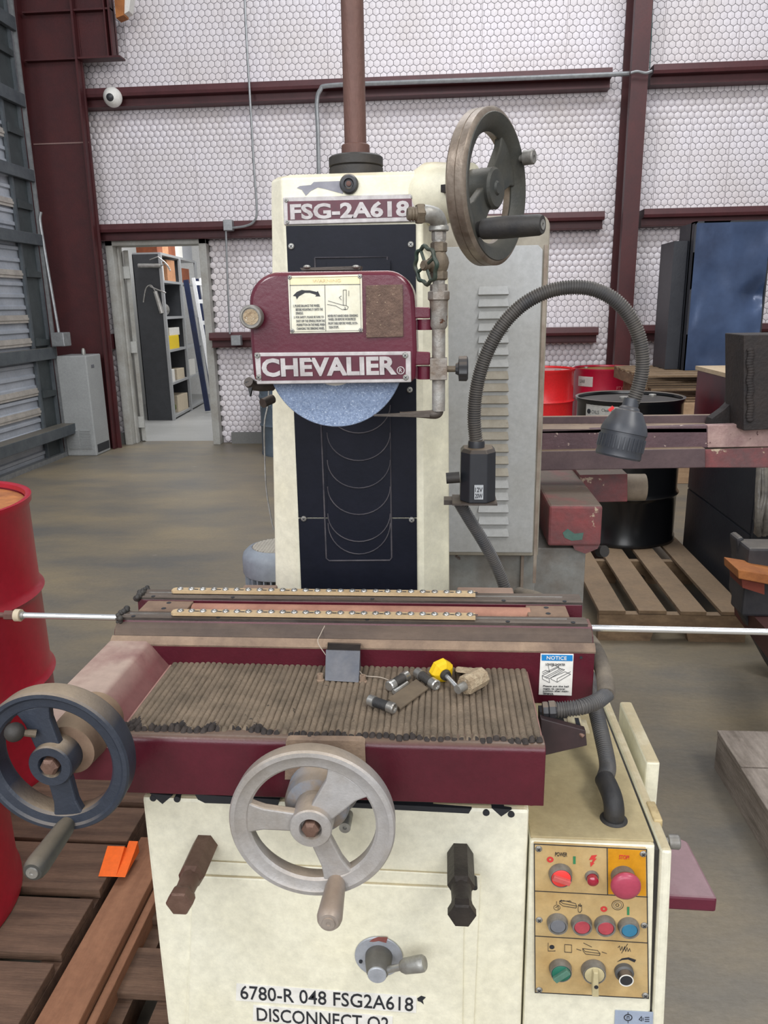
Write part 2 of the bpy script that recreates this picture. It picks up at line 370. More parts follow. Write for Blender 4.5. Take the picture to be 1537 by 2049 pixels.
# ================================================================== SETTING
S = 'structure'
concrete = mk('stained_concrete', (104, 101, 96), (142, 128, 104), 1.6, .45, bump=.15, bscale=30, chips=(156, 148, 138), chip_amt=-.3, chip_scale=9, stretch=(.55, 1.1, 1), cedge=(.42, .62))
concrete2 = mk('pale_concrete', (158, 158, 156), (140, 140, 138), 1.5, .4, stretch=(.6, 1, 1))
obj('floor', B(-9, 9, -4, 8.2, -.1, 0), concrete, kind=S, smooth=0)
obj('floor', B(-4.6, -1.0, 8.2, 13, -.1, .0), concrete2, kind=S, smooth=0)
WY = 8.06
DX0, DX1, DZ = -3.40, -2.40, 2.10
bm = NB(); bx(bm, -4.4, DX0, WY+.04, WY+.14, 0, 5.2); bx(bm, DX1, 6, WY+.04, WY+.14, 0, 5.2); bx(bm, DX0, DX1, WY+.04, WY+.14, DZ, 5.2)
wb = obj('wall_back', bm, facing, kind=S, smooth=0)
# quilted insulation facing: one pillow per mesh opening, the netting in the grooves
vs_, fs_, wl = [], [], []
a_ = .0622; rp = a_*.866
def pill(x, z):
    b = .0028+.004*max(0, noise.noise(Vector((x*.9, z*1.3, 3)))+.1)+.0012*noise.noise(Vector((x*9, z*9, 1)))
    for gz in (3.28, 2.07, 1.02):
        d = gz-z
        if 0 < d < .42: b += .020*(1-d/.42)*(.55+.45*noise.noise(Vector((x*1.1, gz, 8)))+.3)
    if z < .75: b += .003
    return max(b, .0015)
x0w, x1w, z1w = -4.0, 3.75, 4.62
nr = int(z1w/rp); nc = int((x1w-x0w)/a_)
seg_seen = set()
for r in range(nr):
    for c in range(nc):
        x = x0w+(c+.5*(r % 2))*a_; z = .05+r*rp
        if DX0-.03 < x < DX1+.03 and z < DZ+.02: continue
        b = pill(x, z); k = len(vs_)
        vs_.append((x, WY-b, z))
        for q in range(6):
            t = PI/6+q*PI/3; vs_.append((x+.74*a_/1.732*math.cos(t), WY-b*.8, z+.74*a_/1.732*math.sin(t)))
        for q in range(6):
            t = PI/6+q*PI/3; vs_.append((x+a_/1.732*math.cos(t), WY, z+a_/1.732*math.sin(t)))
        for q in range(6):
            j = (q+1) % 6
            fs_.append((k, k+1+q, k+1+j)); fs_.append((k+1+q, k+7+q, k+7+j, k+1+j))
        for q in range(3):
            wl.append((vs_[k+7+(q+1) % 6], vs_[k+7+(q+2) % 6]))
me = bpy.data.meshes.new('insulation_facing'); me.from_pydata(vs_, [], fs_); me.materials.append(facing); me.shade_smooth()
o = bpy.data.objects.new('insulation_facing', me); C.objects.link(o); o.parent = wb; o.location = -WO['wall_back']; o['kind'] = 'stuff'; WO[o.name] = Vector()
vv, ff = [], []
for a, b in wl:
    a = V(a); b = V(b); d = (b-a).normalized(); n = Vector((0, -1, 0)); s = d.cross(n)*.0019; k = len(vv)
    for p in (a, b): vv += [p+s+n*.001, p-s+n*.001, p+n*.0035]
    ff += [(k, k+3, k+5, k+2), (k+2, k+5, k+4, k+1)]
me = bpy.data.meshes.new('wire_netting'); me.from_pydata([tuple(v) for v in vv], [], ff); me.materials.append(wirem)
o = bpy.data.objects.new('wire_netting', me); C.objects.link(o); o.parent = wb; o.location = -WO['wall_back']; o['kind'] = 'stuff'
seamm = mk('facing_seam_tape', (196, 190, 192), rough=.6)
for i, px in enumerate((250, 372, 448, 540, 655, 720, 905, 965, 1070, 1135, 1205, 1330, 1400, 1480)):
    X = at(px, 60, Y=WY).x; obj('seam', B(X-.002, X+.002, WY-.010, WY, DZ+.05 if DX0-.05 < X < DX1+.05 else .05, 4.6), seamm, wb, smooth=0)
# dirty strips low on the wall
obj('baseboard_back', B(-2.27, 3.7, WY-.045, WY+.03, 0, .12), mk('grey_base_angle', (120, 120, 118), rough=.6), kind=S, smooth=0)
obj('baseboard_back', B(-3.9, -3.44, WY-.045, WY+.03, 0, .12), MATS['grey_base_angle'], kind=S, smooth=0)
# girts
def girt(n, xa, xb, z):
    p = [(xa, 8.055, z+.15), (xa, 7.84, z+.15), (xa, 7.83, z+.10), (xa, 7.84, z+.075), (xa, 7.93, z+.07), (xa, 7.93, z+.01), (xa, 7.90, z), (xa, 8.055, z)]
    obj(n, PR(p, (xb-xa, 0, 0)), girtm, kind=S, smooth=0)
k = 1
for z in (3.285, 2.075, 1.015):
    girt('trim_%d' % k, -3.80, 1.50 if z > 1.5 else -3.44, z); k += 1
    if z < 1.5: girt('trim_%d' % k, -2.38, 1.50, z); k += 1
    girt('trim_%d' % k, 1.86, 3.75, z+.01); k += 1
# right column (I section)
bm = NB(); bx(bm, 1.63, 1.775, 7.66, 7.675, 0, 5); bx(bm, 1.695, 1.71, 7.675, 8.03, 0, 5); bx(bm, 1.63, 1.775, 8.03, 8.05, 0, 5)
bx(bm, 1.63, 1.64, 7.675, 7.74, 0, 5)
obj('trim_%d' % k, bm, steelred, kind=S, smooth=0); k += 1
# left portal column with knee beam
KC = 7.78/7.5
def kx(v): return v*KC
YW, YA, YB = 7.78, 7.70, 7.83
def X_(v): return v*KC
bm = NB(); hexa(bm, [(X_(-4.02), YW, 0), (X_(-3.27), YW, 0), (X_(-3.27), YW+.015, 0), (X_(-4.02), YW+.015, 0), (X_(-3.72), YW, 4.8), (X_(-3.25), YW, 4.8), (X_(-3.25), YW+.015, 4.8), (X_(-3.72), YW+.015, 4.8)])
xf = at(208, 700, Y=YA).x; xf2 = at(166, 200, Y=YA).x
hexa(bm, [(xf-.02, YA, 0), (xf, YA, 0), (xf, YB, 0), (xf-.02, YB, 0), (xf2-.02, YA, 4.8), (xf2, YA, 4.8), (xf2, YB, 4.8), (xf2-.02, YB, 4.8)])
hexa(bm, [(X_(-4.05), YA, 0), (X_(-4.02), YA, 0), (X_(-4.02), YB, 0), (X_(-4.05), YB, 0), (X_(-3.74), YA, 4.8), (X_(-3.715), YA, 4.8), (X_(-3.715), YB, 4.8), (X_(-3.74), YB, 4.8)])
kn = obj('trim_%d' % k, bm, steelred, kind=S, smooth=0); k += 1
zf = at(200, 112, Y=YA).z; xr_ = at(240, 112, Y=YA).x
obj('knee_web', B(xf2, xr_-.06, YW, YW+.015, zf, 4.8), steelred, kn, smooth=0)
obj('knee_flange', B(xf2-.01, xr_, YA, YB, zf-.015, zf), steelred, kn, smooth=0)
X = at(212, 60, Y=YA).x
obj('stiffener', B(X-.012, X, YA+.01, YW, zf, 4.8), steelred, kn, smooth=0)
obj('stiffener', B(xr_-.075, xr_-.06, YA, YB, zf, 4.8), steelred, kn, smooth=0)
zz = at(100, 22, Y=YA).z
obj('stiffener', B(X_(-3.73), xr_-.06, YA+.02, YW, zz, zz+.015), steelred, kn, smooth=0)
obj('stiffener', B(X_(-3.76), xf2-.02, YA+.02, YW, zf-.01, zf+.004), steelred, kn, smooth=0)
zz = at(120, 287, Y=YW).z
obj('weld_seam', B(X_(-3.80), xf2-.02, YW-.006, YW, zz-.006, zz+.006), mk('pale_weld', (132, 104, 100), rough=.6), kn, smooth=0)
# timber packing seen above the knee beam
t = thing('timber_block', 'orange timber packing above the knee beam, torn white facing beside it', 'timber', at(246, 20, Y=7.7))
obj('board', quadY([(228, -8), (248, -8), (247, 30), (232, 36)], 7.7, .12), wood_o, t, smooth=0)
obj('board', quadY([(249, -8), (262, -8), (258, 22), (248, 28)], 7.72, .1), whitebox, t, smooth=0)
# ---- hinged bay door on the left wall
wl_ = obj('wall_left', B(-4.5, -4.4, 7.0, 8.2, 0, 5.2), mk('dark_wall', (46, 46, 48), rough=.8), kind=S, smooth=0)  # wall coloured dark to carry the shade of the recess
prof = []
z = 0.02
while z < 5.0:
    prof += [(-3.83, z), (-3.83, z+.055), (-3.812, z+.066), (-3.812, z+.092), (-3.83, z+.103)]; z += .103
bm = NB(); ya, yb = 3.2, 7.2
A = [bm.verts.new((x, ya, q)) for x, q in prof]; D = [bm.verts.new((x, yb, q)) for x, q in prof]
for i in range(len(prof)-1): bm.faces.new((A[i], A[i+1], D[i+1], D[i]))
dl = obj('door_1', bm, sheet, kind=S, smooth=0)
for py, h in ((20, .13), (172, .13), (327, .12), (465, .12), (721, .13), (903, .12)):
    zz = at(0, py, X=-3.7).z
    d = .03 if py < 900 else 0
    obj('cross_tube', B(-3.79, -3.745+(.0 if py < 900 else .10), 3.2, 7.34, zz-h*.42, zz+h*.42), doorgrey, dl, smooth=0, bev=.004)
for py in (92, 262, 400, 546, 640, 690, 800, 845):
    zz = at(0, py, X=-3.80).z
    bm = NB(); bx(bm, -3.812, -3.795, 3.2, 7.0, zz-.010, zz+.010); bx(bm, -3.812, -3.803, 3.2, 7.0, zz-.035, zz+.035)
    obj('hat_channel', bm, chan, dl, smooth=0)
obj('post', B(-3.812, -3.785, 7.00, 7.03, 0.02, 5), doorgrey, dl, smooth=0)
obj('post', B(-3.82, -3.80, 7.03, 7.29, 0.02, 5), mk('dark_galvanised_post', (76, 82, 84), (62, 68, 70), 6, .5, .3), dl, smooth=0)
obj('post', B(-3.812, -3.775, 7.27, 7.30, 0.02, 5), doorgrey, dl, smooth=0)
obj('edge_angle', B(-3.79, -3.755, 7.345, 7.365, 0.02, 5), conduit, dl, smooth=0)
obj('post', B(-3.81, -3.74, 5.98, 6.04, 0.02, .60), doorgrey, dl, smooth=0)
obj('bottom_rail', B(-3.82, -3.76, 3.2, 7.36, 0.0, .045), conduit, dl, smooth=0)
for py in (130, 275, 415, 548, 687, 795):
    zz = at(60, py, X=-3.8).z
    obj('bracket', PR([(-3.80, 7.04, zz-.03), (-3.80, 7.28, zz-.03), (-3.80, 7.28, zz+.02), (-3.80, 7.04, zz+.045)], (.03, 0, 0)), MATS['dark_galvanised_post'], dl, smooth=0)
# ---- personnel doorway in the back wall
bm = NB(); fw = .075
bx(bm, DX0-.02, DX0-.02+fw, WY-.10, WY+.14, 0, DZ); bx(bm, DX1+.02-fw, DX1+.02, WY-.10, WY+.14, 0, DZ); bx(bm, DX0-.02, DX1+.02, WY-.10, WY+.14, DZ-.07, DZ+.02)
bx(bm, DX0+.055, DX0+.075, WY+.0, WY+.06, 0, DZ-.07)
dr = obj('door_2', bm, doorframe, kind=S, smooth=0, bev=.004)
obj('door_leaf', hexa(NB(), [(DX0+.085, WY+.11, 0.01), (DX0+.13, WY+.11, .01), (DX0-.365, WY+.96, .01), (DX0-.41, WY+.96, .01), (DX0+.085, WY+.11, 2.0), (DX0+.13, WY+.11, 2.0), (DX0-.365, WY+.96, 2.0), (DX0-.41, WY+.96, 2.0)]), doorframe, dr, smooth=0)
for zz in (1.78, 1.02, .22): obj('hinge', B(DX0+.06, DX0+.135, WY+.075, WY+.085, zz-.06, zz+.06), mk('pale_hinge', (196, 196, 192), rough=.4, metal=.3), dr, smooth=0)
# ---- storeroom beyond
obj('wall_storeroom', B(-4.6, -1.0, 12.9, 13.0, 0, 3.6), mk('storeroom_wall', (206, 206, 204), rough=.7), kind=S, smooth=0)
obj('wall_storeroom', B(-4.7, -4.6, 8.2, 13, 0, 3.6), MATS['storeroom_wall'], kind=S, smooth=0)
obj('wall_storeroom', B(-1.1, -1.0, 8.2, 12.9, 0, 3.6), MATS['storeroom_wall'], kind=S, smooth=0)
SX0, SX1, SY0 = -3.88, -3.52, 9.8
sk = -.085   # the unit stands slightly askew
def sx(y): return sk*(y-SY0)
t = thing('shelving_unit', 'charcoal steel shelving unit seen end-on through the doorway', 'shelving', (SX0, SY0, 0))
obj('end_panel', B(SX0, SX1, SY0, SY0+.02, 0, 2.07), greyend, t, smooth=0)
ys = [SY0+.0, SY0+.95, SY0+1.9]
zs = [.06, .40, .74, 1.06, 1.40, 1.76, 2.07]
zs = [at(336, y, Y=SY0).z for y in (833, 767, 701, 634, 560, 504)]
zs[0] = .05
for j in range(2):
    y0, y1 = ys[j]+(.021 if j == 0 else 0), ys[j+1]
    for zz in zs:
        bm = NB(); hexa(bm, [(SX0+sx(y0), y0, zz-.03), (SX1+sx(y0), y0, zz-.03), (SX1+sx(y1), y1, zz-.03), (SX0+sx(y1), y1, zz-.03), (SX0+sx(y0), y0, zz), (SX1+sx(y0), y0, zz), (SX1+sx(y1), y1, zz), (SX0+sx(y1), y1, zz)])
        obj('shelf', bm, shelfm, t, smooth=0)
for y in ys[0:]:
    obj('upright', B(SX1+sx(y)-.02, SX1+sx(y)+.015, y-.02, y+.02, 0, 2.08), shelfm, t, smooth=0)
obj('back_sheet', hexa(NB(), [(SX0, SY0, 0), (SX0+.01, SY0, 0), (SX0+.01+sx(ys[2]), ys[2], 0), (SX0+sx(ys[2]), ys[2], 0), (SX0, SY0, 2.05), (SX0+.01, SY0, 2.05), (SX0+.01+sx(ys[2]), ys[2], 2.05), (SX0+sx(ys[2]), ys[2], 2.05)]), greyend, t, smooth=0)
bm = NB(); bx(bm, SX0, SX0+.12, ys[1]-.01, ys[1]+.01, 0, 2.0); obj('divider', B(SX0-.06, SX1-.1, ys[1]-.005, ys[1]+.005, .05, 2.05), greyend, t, smooth=0)
def sbox(name, lab, cat, bay, shelf, y0, y1, h, m, dx=0, group=None, zt=0, lid=None):
    y = ys[bay]+(y0+y1)/2; xa = SX1+sx(y)-.30+dx; z = zs[shelf]+zt
    o = obj(name, B(xa, xa+.27, ys[bay]+y0, ys[bay]+y1, z, z+h), m, None, lab, cat, group, smooth=0, bev=.004); return o
g = 'storeroom shelf contents'
tz = 5
sbox('carton', 'long brown carton on top of the shelving, nearest the end panel', 'box', 0, tz, .03, .22, .14, carton2, group=g)
sbox('carton', 'pale peach carton on top of the shelving, second from the end panel', 'box', 0, tz, .24, .50, .17, carton, group=g)
sbox('carton', 'orange-brown carton on top of the shelving, third from the end panel', 'box', 0, tz, .53, .85, .16, carton2, group=g)
sbox('carton', 'white carton on top of the shelving near its middle', 'box', 1, tz, .0, .3, .2, whitebox, group=g)
sbox('carton', 'grey-blue carton on top of the shelving at the far end', 'box', 1, tz, .4, .85, .2, mk('grey_carton', (150, 152, 156), rough=.7), group=g)
sbox('carton', 'white box on the highest inner shelf beside the front post', 'box', 0, 4, .06, .2, .2, whitebox, group=g)
sbox('carton', 'tall light cardboard box on the highest inner shelf', 'box', 0, 4, .45, .75, .27, carton, group=g)
sbox('carton', 'brown carton on the highest shelf of the far bay', 'box', 1, 4, .3, .6, .2, carton2, group=g)
sbox('parts_bin', 'bright yellow bin on the middle shelf', 'bin', 0, 2, .12, .62, .17, binyel, group=g)
sbox('carton', 'printed carton stacked on the yellow bin', 'box', 0, 2, .3, .7, .1, whitebox, zt=.171, group=g)
sbox('carton', 'flat white box lying on the second lowest shelf', 'box', 0, 1, .1, .3, .16, whitebox, group=g)
sbox('carton', 'cream carton on the second lowest shelf', 'box', 0, 1, .5, .8, .14, mk('cream_carton', (206, 192, 168), rough=.8), group=g)
sbox('carton', 'white carton on the second lowest shelf of the far bay', 'box', 1, 1, .1, .5, .22, whitebox, group=g)
sbox('carton', 'tan open-topped carton on the lowest shelf', 'box', 0, 0, .42, .85, .22, MATS['cream_carton'], group=g)
for i, (lab, m, r) in enumerate((('dark coil of hose on the second lowest shelf', black, .11),)):
    o = obj('hose_coil', LT((SX1+sx(ys[0]+.45)-.2, ys[0]+.42, zs[1]+.10), (.3, -1, .1), [(.06+.03*math.cos(q*PI/4), .03*math.sin(q*PI/4)) for q in range(8)], 24, True), m, None, lab, 'hose', g)
y = ys[0]+.35; o = obj('electric_motor', LT((SX1-.2, y-.12, zs[3]+.09), (0.2, 1, 0), [(0, 0), (.06, 0), (.08, .02), (.085, .05), (.08, .2), (.05, .23), (.03, .28), (0, .28)], 20), zinc, None, 'silver-grey motor lying on the shelf above the yellow bin', 'motor', g)
o = obj('green_bag', sph(NB(), (SX1-.16, ys[0]+.25, zs[0]+.09), .1, 14, (1.1, 1, .85)), mk('green_sack', (88, 96, 48), rough=.9), None, 'olive green bag on the lowest shelf', 'bag', g)
o = obj('blue_tube', CY_((SX1-.06, ys[0]+.1, zs[0]), (SX1-.06, ys[0]+.1, zs[0]+.22), .022), mk('blue_tube', (70, 104, 160), rough=.5), None, 'blue tube upright at the front of the lowest shelf', 'tube', g)
# grease guns hung on the end panel
def grease_gun(lab, p0, p1, nozzle, lever):
    t = thing('grease_gun', lab, 'tool', p0, 'grease guns on the shelving end')
    obj('barrel', CY_(p0, p1, .028, seg=16), steel, t); obj('nozzle', TB(smoothpts(nozzle, 5), .008, 8), zinc, t); obj('lever', TB(lever, .009, 8), steel, t)
Yg = SY0-.04
q = lambda x, y: at(x, y, Y=Yg)
grease_gun('silver grease gun lying level across the upper end panel', q(277, 532), q(322, 532), [q(322, 532), q(332, 528), q(340, 538)], [q(300, 520), q(316, 514), q(330, 525), q(341, 542)])
grease_gun('silver grease gun hanging with black hose on the lower end panel', q(311, 583), q(324, 627), [q(311, 583), q(302, 571), q(292, 578), q(287, 605)], [q(300, 573), q(316, 580), q(332, 586)])
# ladder leaning in the storeroom
t = thing('step_ladder', 'navy and white folding ladder leaning against the shelving', 'ladder', at(424, 822, Y=10.6))
q = lambda x, y, Y: at(x, y, Y=Y)
for (xa, ya, xb, yb, m, Y0, Y1, n) in ((372, 560, 416, 822, ladderb, 10.5, 10.5, 'rail'), (392, 558, 432, 825, ladderb, 10.9, 10.9, 'rail'), (387, 556, 424, 770, white_r, 10.2, 10.2, 'rail'), (402, 556, 434, 735, white_r, 10.35, 10.35, 'rail')):
    p0 = q(xa, ya, Y0); p1 = q(xb, yb, Y1); d = (p1-p0); obj(n, obx(NB(), (p0+p1)/2, d, (0, 1, 0), d.cross(Vector((0, 1, 0))), d.length/2, .015, .035 if m is ladderb else .02), m, t, smooth=0)
for f in (.05, .22, .42, .62, .8):
    p0 = q(387+37*f, 556+214*f, 10.2); p1 = q(402+37*f, 556+214*f, 10.35); d = p1-p0
    obj('rung', obx(NB(), (p0+p1)/2, d, (0, 1, 0), d.cross(Vector((0, 1, 0))), d.length/2, .02, .025), white_r, t, smooth=0)
# ---- wall services
def pipe(name, pix, Y, r, lab, cat, m=conduit, par=None, k=6):
    P = smoothpts([at(x, y, Y=Y) for x, y in pix], k); return obj(name, TB(P, r, 8), m, par, lab, cat)
pipe('conduit', [(489, -20), (494, 90), (500, 190), (508, 330), (514, 420), (508, 443), (492, 452), (466, 456)], 7.79, .011, 'thin conduit dropping down the wall and curving to the junction box', 'conduit')
pipe('conduit', [(452, 462), (454, 520), (457, 600), (460, 668)], 7.79, .010, 'short vertical conduit between the two junction boxes right of the doorway', 'conduit')
pipe('conduit', [(638, 350), (636, 260), (634, 205), (641, 180), (662, 171), (800, 165), (1000, 158), (1200, 150), (1262, 147)], 7.76, .020, 'grey conduit rising and bending to run along the top wall rail', 'conduit')
pipe('cable', [(1262, 146), (1275, 143), (1292, 146), (1305, 142)], 7.60, .012, 'thin cable crossing the front of the right wall column', 'cable')
pipe('cable', [(1307, -10), (1304, 60), (1300, 138)], 7.8, .004, 'thin green wire hanging beside the right wall column', 'wire', m=mk('green_wire', (60, 96, 96), rough=.6))
for (x, y, hw, hh, lab) in ((457, 451, .045, .05, 'grey junction box on the wall rail above the doorway corner'), (473, 681, .05, .05, 'grey junction box on the lower wall rail right of the doorway')):
    p = at(x, y, Y=7.79); obj('junction_box', B(p.x-hw, p.x+hw, 7.76, 7.838, p.z-hh, p.z+hh), conduit, None, lab, 'junction box', smooth=0, bev=.006)
pipe('conduit', [(82, 424), (80, 440), (86, 480), (96, 540), (108, 610), (118, 668)], 7.35, .014, 'pale conduit running down in front of the left steel column', 'conduit')
p = at(122, 680, Y=7.3); obj('switch_box', B(p.x-.07, p.x+.06, 7.24, 7.385, p.z-.06, p.z+.07), conduit, None, 'small grey switch box at the foot of the left column conduit', 'switch box', smooth=0, bev=.008)
p = at(224, 193, Y=7.8)
t = thing('security_camera', 'round white security camera with black lens on the upper rail', 'camera', p)
obj('housing', LT((p.x, 7.83, p.z), (0.1, -1, -.25), [(0, 0), (.085, 0), (.088, .02), (.08, .05), (.055, .085), (.035, .1), (0, .1)], 28), white_pl, t)
obj('lens', LT((p.x+.006, 7.745, p.z-.02), (0.1, -1, -.25), [(0, 0), (.036, 0), (.034, .015), (.02, .024), (0, .026)], 24), blackpl, t)
# ---- heater cabinet
t = thing('space_heater', 'tall putty-grey heater cabinet with louvred grille by the left column', 'heater', (-3.62, 7.5, 0))
hx0, hx1, hy0, hy1, hz = -3.76, -3.455, 7.02+.3, 7.385+.3, .985
obj('casing', B(hx0, hx1, 7.33, 7.66, 0.0, hz), heaterm, t, smooth=0, bev=.012)
for j in range(2):
    xa = hx0+.03+j*.125
    bm = NB(); bx(bm, xa, xa+.115, 7.324, 7.33, .07, .27); gp = obj('grille_panel', bm, heaterm, t, smooth=0)
    for i in range(12): obj('slat', B(xa+.006, xa+.109, 7.316, 7.326, .08+i*.0155, .088+i*.0155), heaterm, gp, smooth=0)
obj('side_vent', B(hx1-.004, hx1+.003, 7.36, 7.63, .03, .11), ink, t, smooth=0)
obj('badge', B(hx1, hx1+.003, 7.42, 7.48, .86, .89), greyink, t, smooth=0)
obj('vent_cap', LT((hx1-.1, 7.5, hz), (0, 0, 1), [(0, 0), (.02, 0), (.02, .04), (.012, .06), (0, .065)], 14), zinc, t)
# ================================================================== DRUMS
def drum(lab, c, r, h, m, lid=None, group=None, plug=None, ribs=(.34, .66), tilt=None):
    t = thing('steel_drum', lab, 'drum', c, group)
    pr = [(0, .012), (r-.015, .012), (r-.012, 0), (r, .0), (r, .02), (r-.006, .03)]
    for q in ribs: pr += [(r-.006, h*q-.022), (r-.001, h*q-.01), (r+.006, h*q), (r-.001, h*q+.01), (r-.006, h*q+.022)]
    pr += [(r-.006, h-.03), (r+.002, h-.018), (r+.003, h-.002), (r-.002, h), (r-.012, h-.004), (r-.014, h-.016)]
    obj('shell', LT(c, (0, 0, 1), pr, 64), m, t, smooth=50)
    obj('lid', LT(V(c)+Vector((0, 0, h-.018)), (0, 0, 1), [(0, 0), (r-.04, 0), (r-.03, -.003), (r-.0145, -.003), (r-.0145, -.02), (0, -.02)], 64), lid or m, t)
    for (dx, dy, rr) in (plug or ((.12, -.12, .03), (-.15, .12, .018))):
        obj('bung', LT(V(c)+Vector((dx, dy, h-.018)), (0, 0, 1), [(0, 0), (rr, 0), (rr, .01), (rr*.8, .013), (rr*.4, .010), (0, .010)], 20), zinc, t)
    return t
D1 = (-1.39, 1.86, .14); D2 = (-1.215, 1.30, .14)
drum('dark red drum with rusty orange lid, farther of the two at left edge', D1, .28, .78, reddrum, rustlid, plug=((.16, -.12, .035), (-.15, .12, .018)))
drum('red drum nearest the camera at bottom left, behind the dark handwheel', D2, .28, .78, reddrum, rustlid)
ZT = at(1251, 792, Y=4.22).z
drum('black oil drum with white sticker standing on the slatted pallet', (.99, 4.22, .145), .28, ZT-.145, blackdrum, mk('black_dusty_lid', (70, 66, 62), (52, 50, 48), 6, .5), plug=((-.02, .02, .03), (.15, .12, .02)))
dxr = at(1209, 738, Y=7.45).x
drum('crimson drum with gold lid by the back wall, right of the bright red one', (dxr, 7.42, 0), .285, .815, crimson, goldlid)
drum('bright red drum by the back wall behind the louvered cabinet', (at(1150, 738, Y=7.15).x-.29, 7.12, 0), .285, .835, redbright_d, mk('pale_red_lid', (206, 150, 146), rough=.5))
drum('blue-grey drum with pale stencil marks by the back wall behind the grinder', (at(516, 850, Y=7.4).x+.30, 7.5, 0), .29, .86, bluedrum)
# stickers on the drums
def drum_sticker(c, r, a0, a1, z0, z1, m, par, name='sticker'):
    bm = NB(); n = 10; A = []; D = []
    for i in range(n+1):
        a = math.radians(a0+(a1-a0)*i/n); A.append(bm.verts.new((c[0]+r*math.cos(a), c[1]+r*math.sin(a), z0))); D.append(bm.verts.new((c[0]+r*math.cos(a), c[1]+r*math.sin(a), z1)))
    for i in range(n): bm.faces.new((A[i], A[i+1], D[i+1], D[i]))
    r2 = bmesh.ops.extrude_face_region(bm, geom=bm.faces[:])
    return obj(name, bm, m, par, smooth=60)
def bend(o, c, r):
    if o is None: return
    base = WO[o.name]
    for v in o.data.vertices:
        p = v.co+base; d = Vector((p.x-c[0], p.y-c[1], 0)); q = d.normalized()*r; v.co = Vector((c[0]+q.x, c[1]+q.y, p.z))-base
def drumtext(s, c, r, a0, a1, z, h, par, m, bold=0):
    A = [(c[0]+r*math.cos(math.radians(a)), c[1]+r*math.sin(math.radians(a)), z) for a in (a0, a1)]
    mid = math.radians((a0+a1)/2); o = textw(s, A[0], A[1], h, (math.cos(mid), math.sin(mid), 0), par, m, bold, .0001); bend(o, c, r)
drs = [o for o in C.objects if o.name.startswith('steel_drum')]
bl = [o for o in drs if 'black' in o['label']][0]; cr = [o for o in drs if 'crimson' in o['label']][0]; br = [o for o in drs if 'bright' in o['label']][0]; bd = [o for o in drs if 'blue-grey' in o['label']][0]
c_ = (.99, 4.22); st = drum_sticker(c_, .2765, -154, -104, ZT-.105, ZT-.025, white_pl, bl)
drumtext('Clear Slideway', c_, .2772, -132, -107, ZT-.05, .020, st, ink); drumtext('68', c_, .2772, -122, -116, ZT-.08, .018, st, ink); drumtext('OILS', c_, .2772, -145, -135, ZT-.062, .018, st, greyink)
obj('emblem', LT((c_[0]+.277*math.cos(math.radians(-149)), c_[1]+.277*math.sin(math.radians(-149)), ZT-.062), (math.cos(math.radians(-149)), math.sin(math.radians(-149)), 0), [(0, -.003), (.013, -.003), (.013, .001), (0, .001)], 14), ink, st)
c_ = (dxr, 7.42); st = drum_sticker(c_, .2815, -156, -122, .655, .745, white_pl, cr); drumtext('CLEANER', c_, .2822, -152, -138, .70, .03, st, ink)
pp = WO[br.name]; drumtext('PTX 02 V 12', (pp.x, pp.y), .281, -78, -38, .64, .04, br, mk('faded_pink_stencil', (236, 150, 150), rough=.6))
pp = WO[bd.name]; c_ = (pp.x, pp.y); bls = mk('pale_blue_stencil', (132, 150, 164), rough=.6)
drumtext('Fe', c_, .2875, -128, -100, .50, .12, bd, bls, .02); drumtext('O', c_, .2875, -158, -140, .53, .14, bd, bls)
# ================================================================== RIGHT BACKGROUND
def pallet(lab, x0, x1, y0, y1, z0, nsl, m, along='y', sw=.095, zt=.14, notch=False, group=None, stringers=3):
    """slats run along y (or x); stringers across them"""
    t = thing('pallet', lab, 'pallet', ((x0+x1)/2, (y0+y1)/2, z0), group); top = z0+zt
    L_, W_ = (y1-y0, x1-x0) if along == 'y' else (x1-x0, y1-y0)
    for i in range(nsl):
        u = (i+.5)/nsl; wd = sw*(.92+.16*random.random()); j = random.uniform(-.008, .008); th = .016+random.uniform(0, .002)
        if along == 'y':
            xc = x0+sw/2+(x1-x0-sw)*i/(nsl-1); bm = B(xc-wd/2+j, xc+wd/2+j, y0+random.uniform(-.006, .006), y1, top-th, top)
        else:
            yc = y0+sw/2+(y1-y0-sw)*i/(nsl-1); bm = B(x0+random.uniform(-.006, .006), x1, yc-wd/2+j, yc+wd/2+j, top-th, top)
        obj('slat', bm, m, t, smooth=0, bev=.002)
    for i in range(stringers):
        f = i/(stringers-1)
        if along == 'y':
            yy = y0+.002+(y1-y0-.042)*f; pts = [(x0, z0), (x1, z0), (x1, top-.019), (x0, top-.019)]
            if notch:
                a, b = x0+.36*(x1-x0), x0+.62*(x1-x0); pts = [(x0, z0+.0), (a-.0, z0), (a+.01, z0+.04), (a+.03, z0+.05), (b-.03, z0+.05), (b-.01, z0+.04), (b, z0), (x1, z0), (x1, top-.019), (x0, top-.019)]
            bm = PR([(p[0], yy, p[1]) for p in pts], (0, .038, 0))
        else:
            xx = x0+.002+(x1-x0-.042)*f; bm = B(xx, xx+.038, y0, y1, z0, top-.019)
        obj('stringer', bm, m, t, smooth=0)
    return t
pallet('open-slatted tan pallet under the black drum', .66, 1.27, 3.10, 4.55, 0, 4, wood, notch=True, sw=.115)
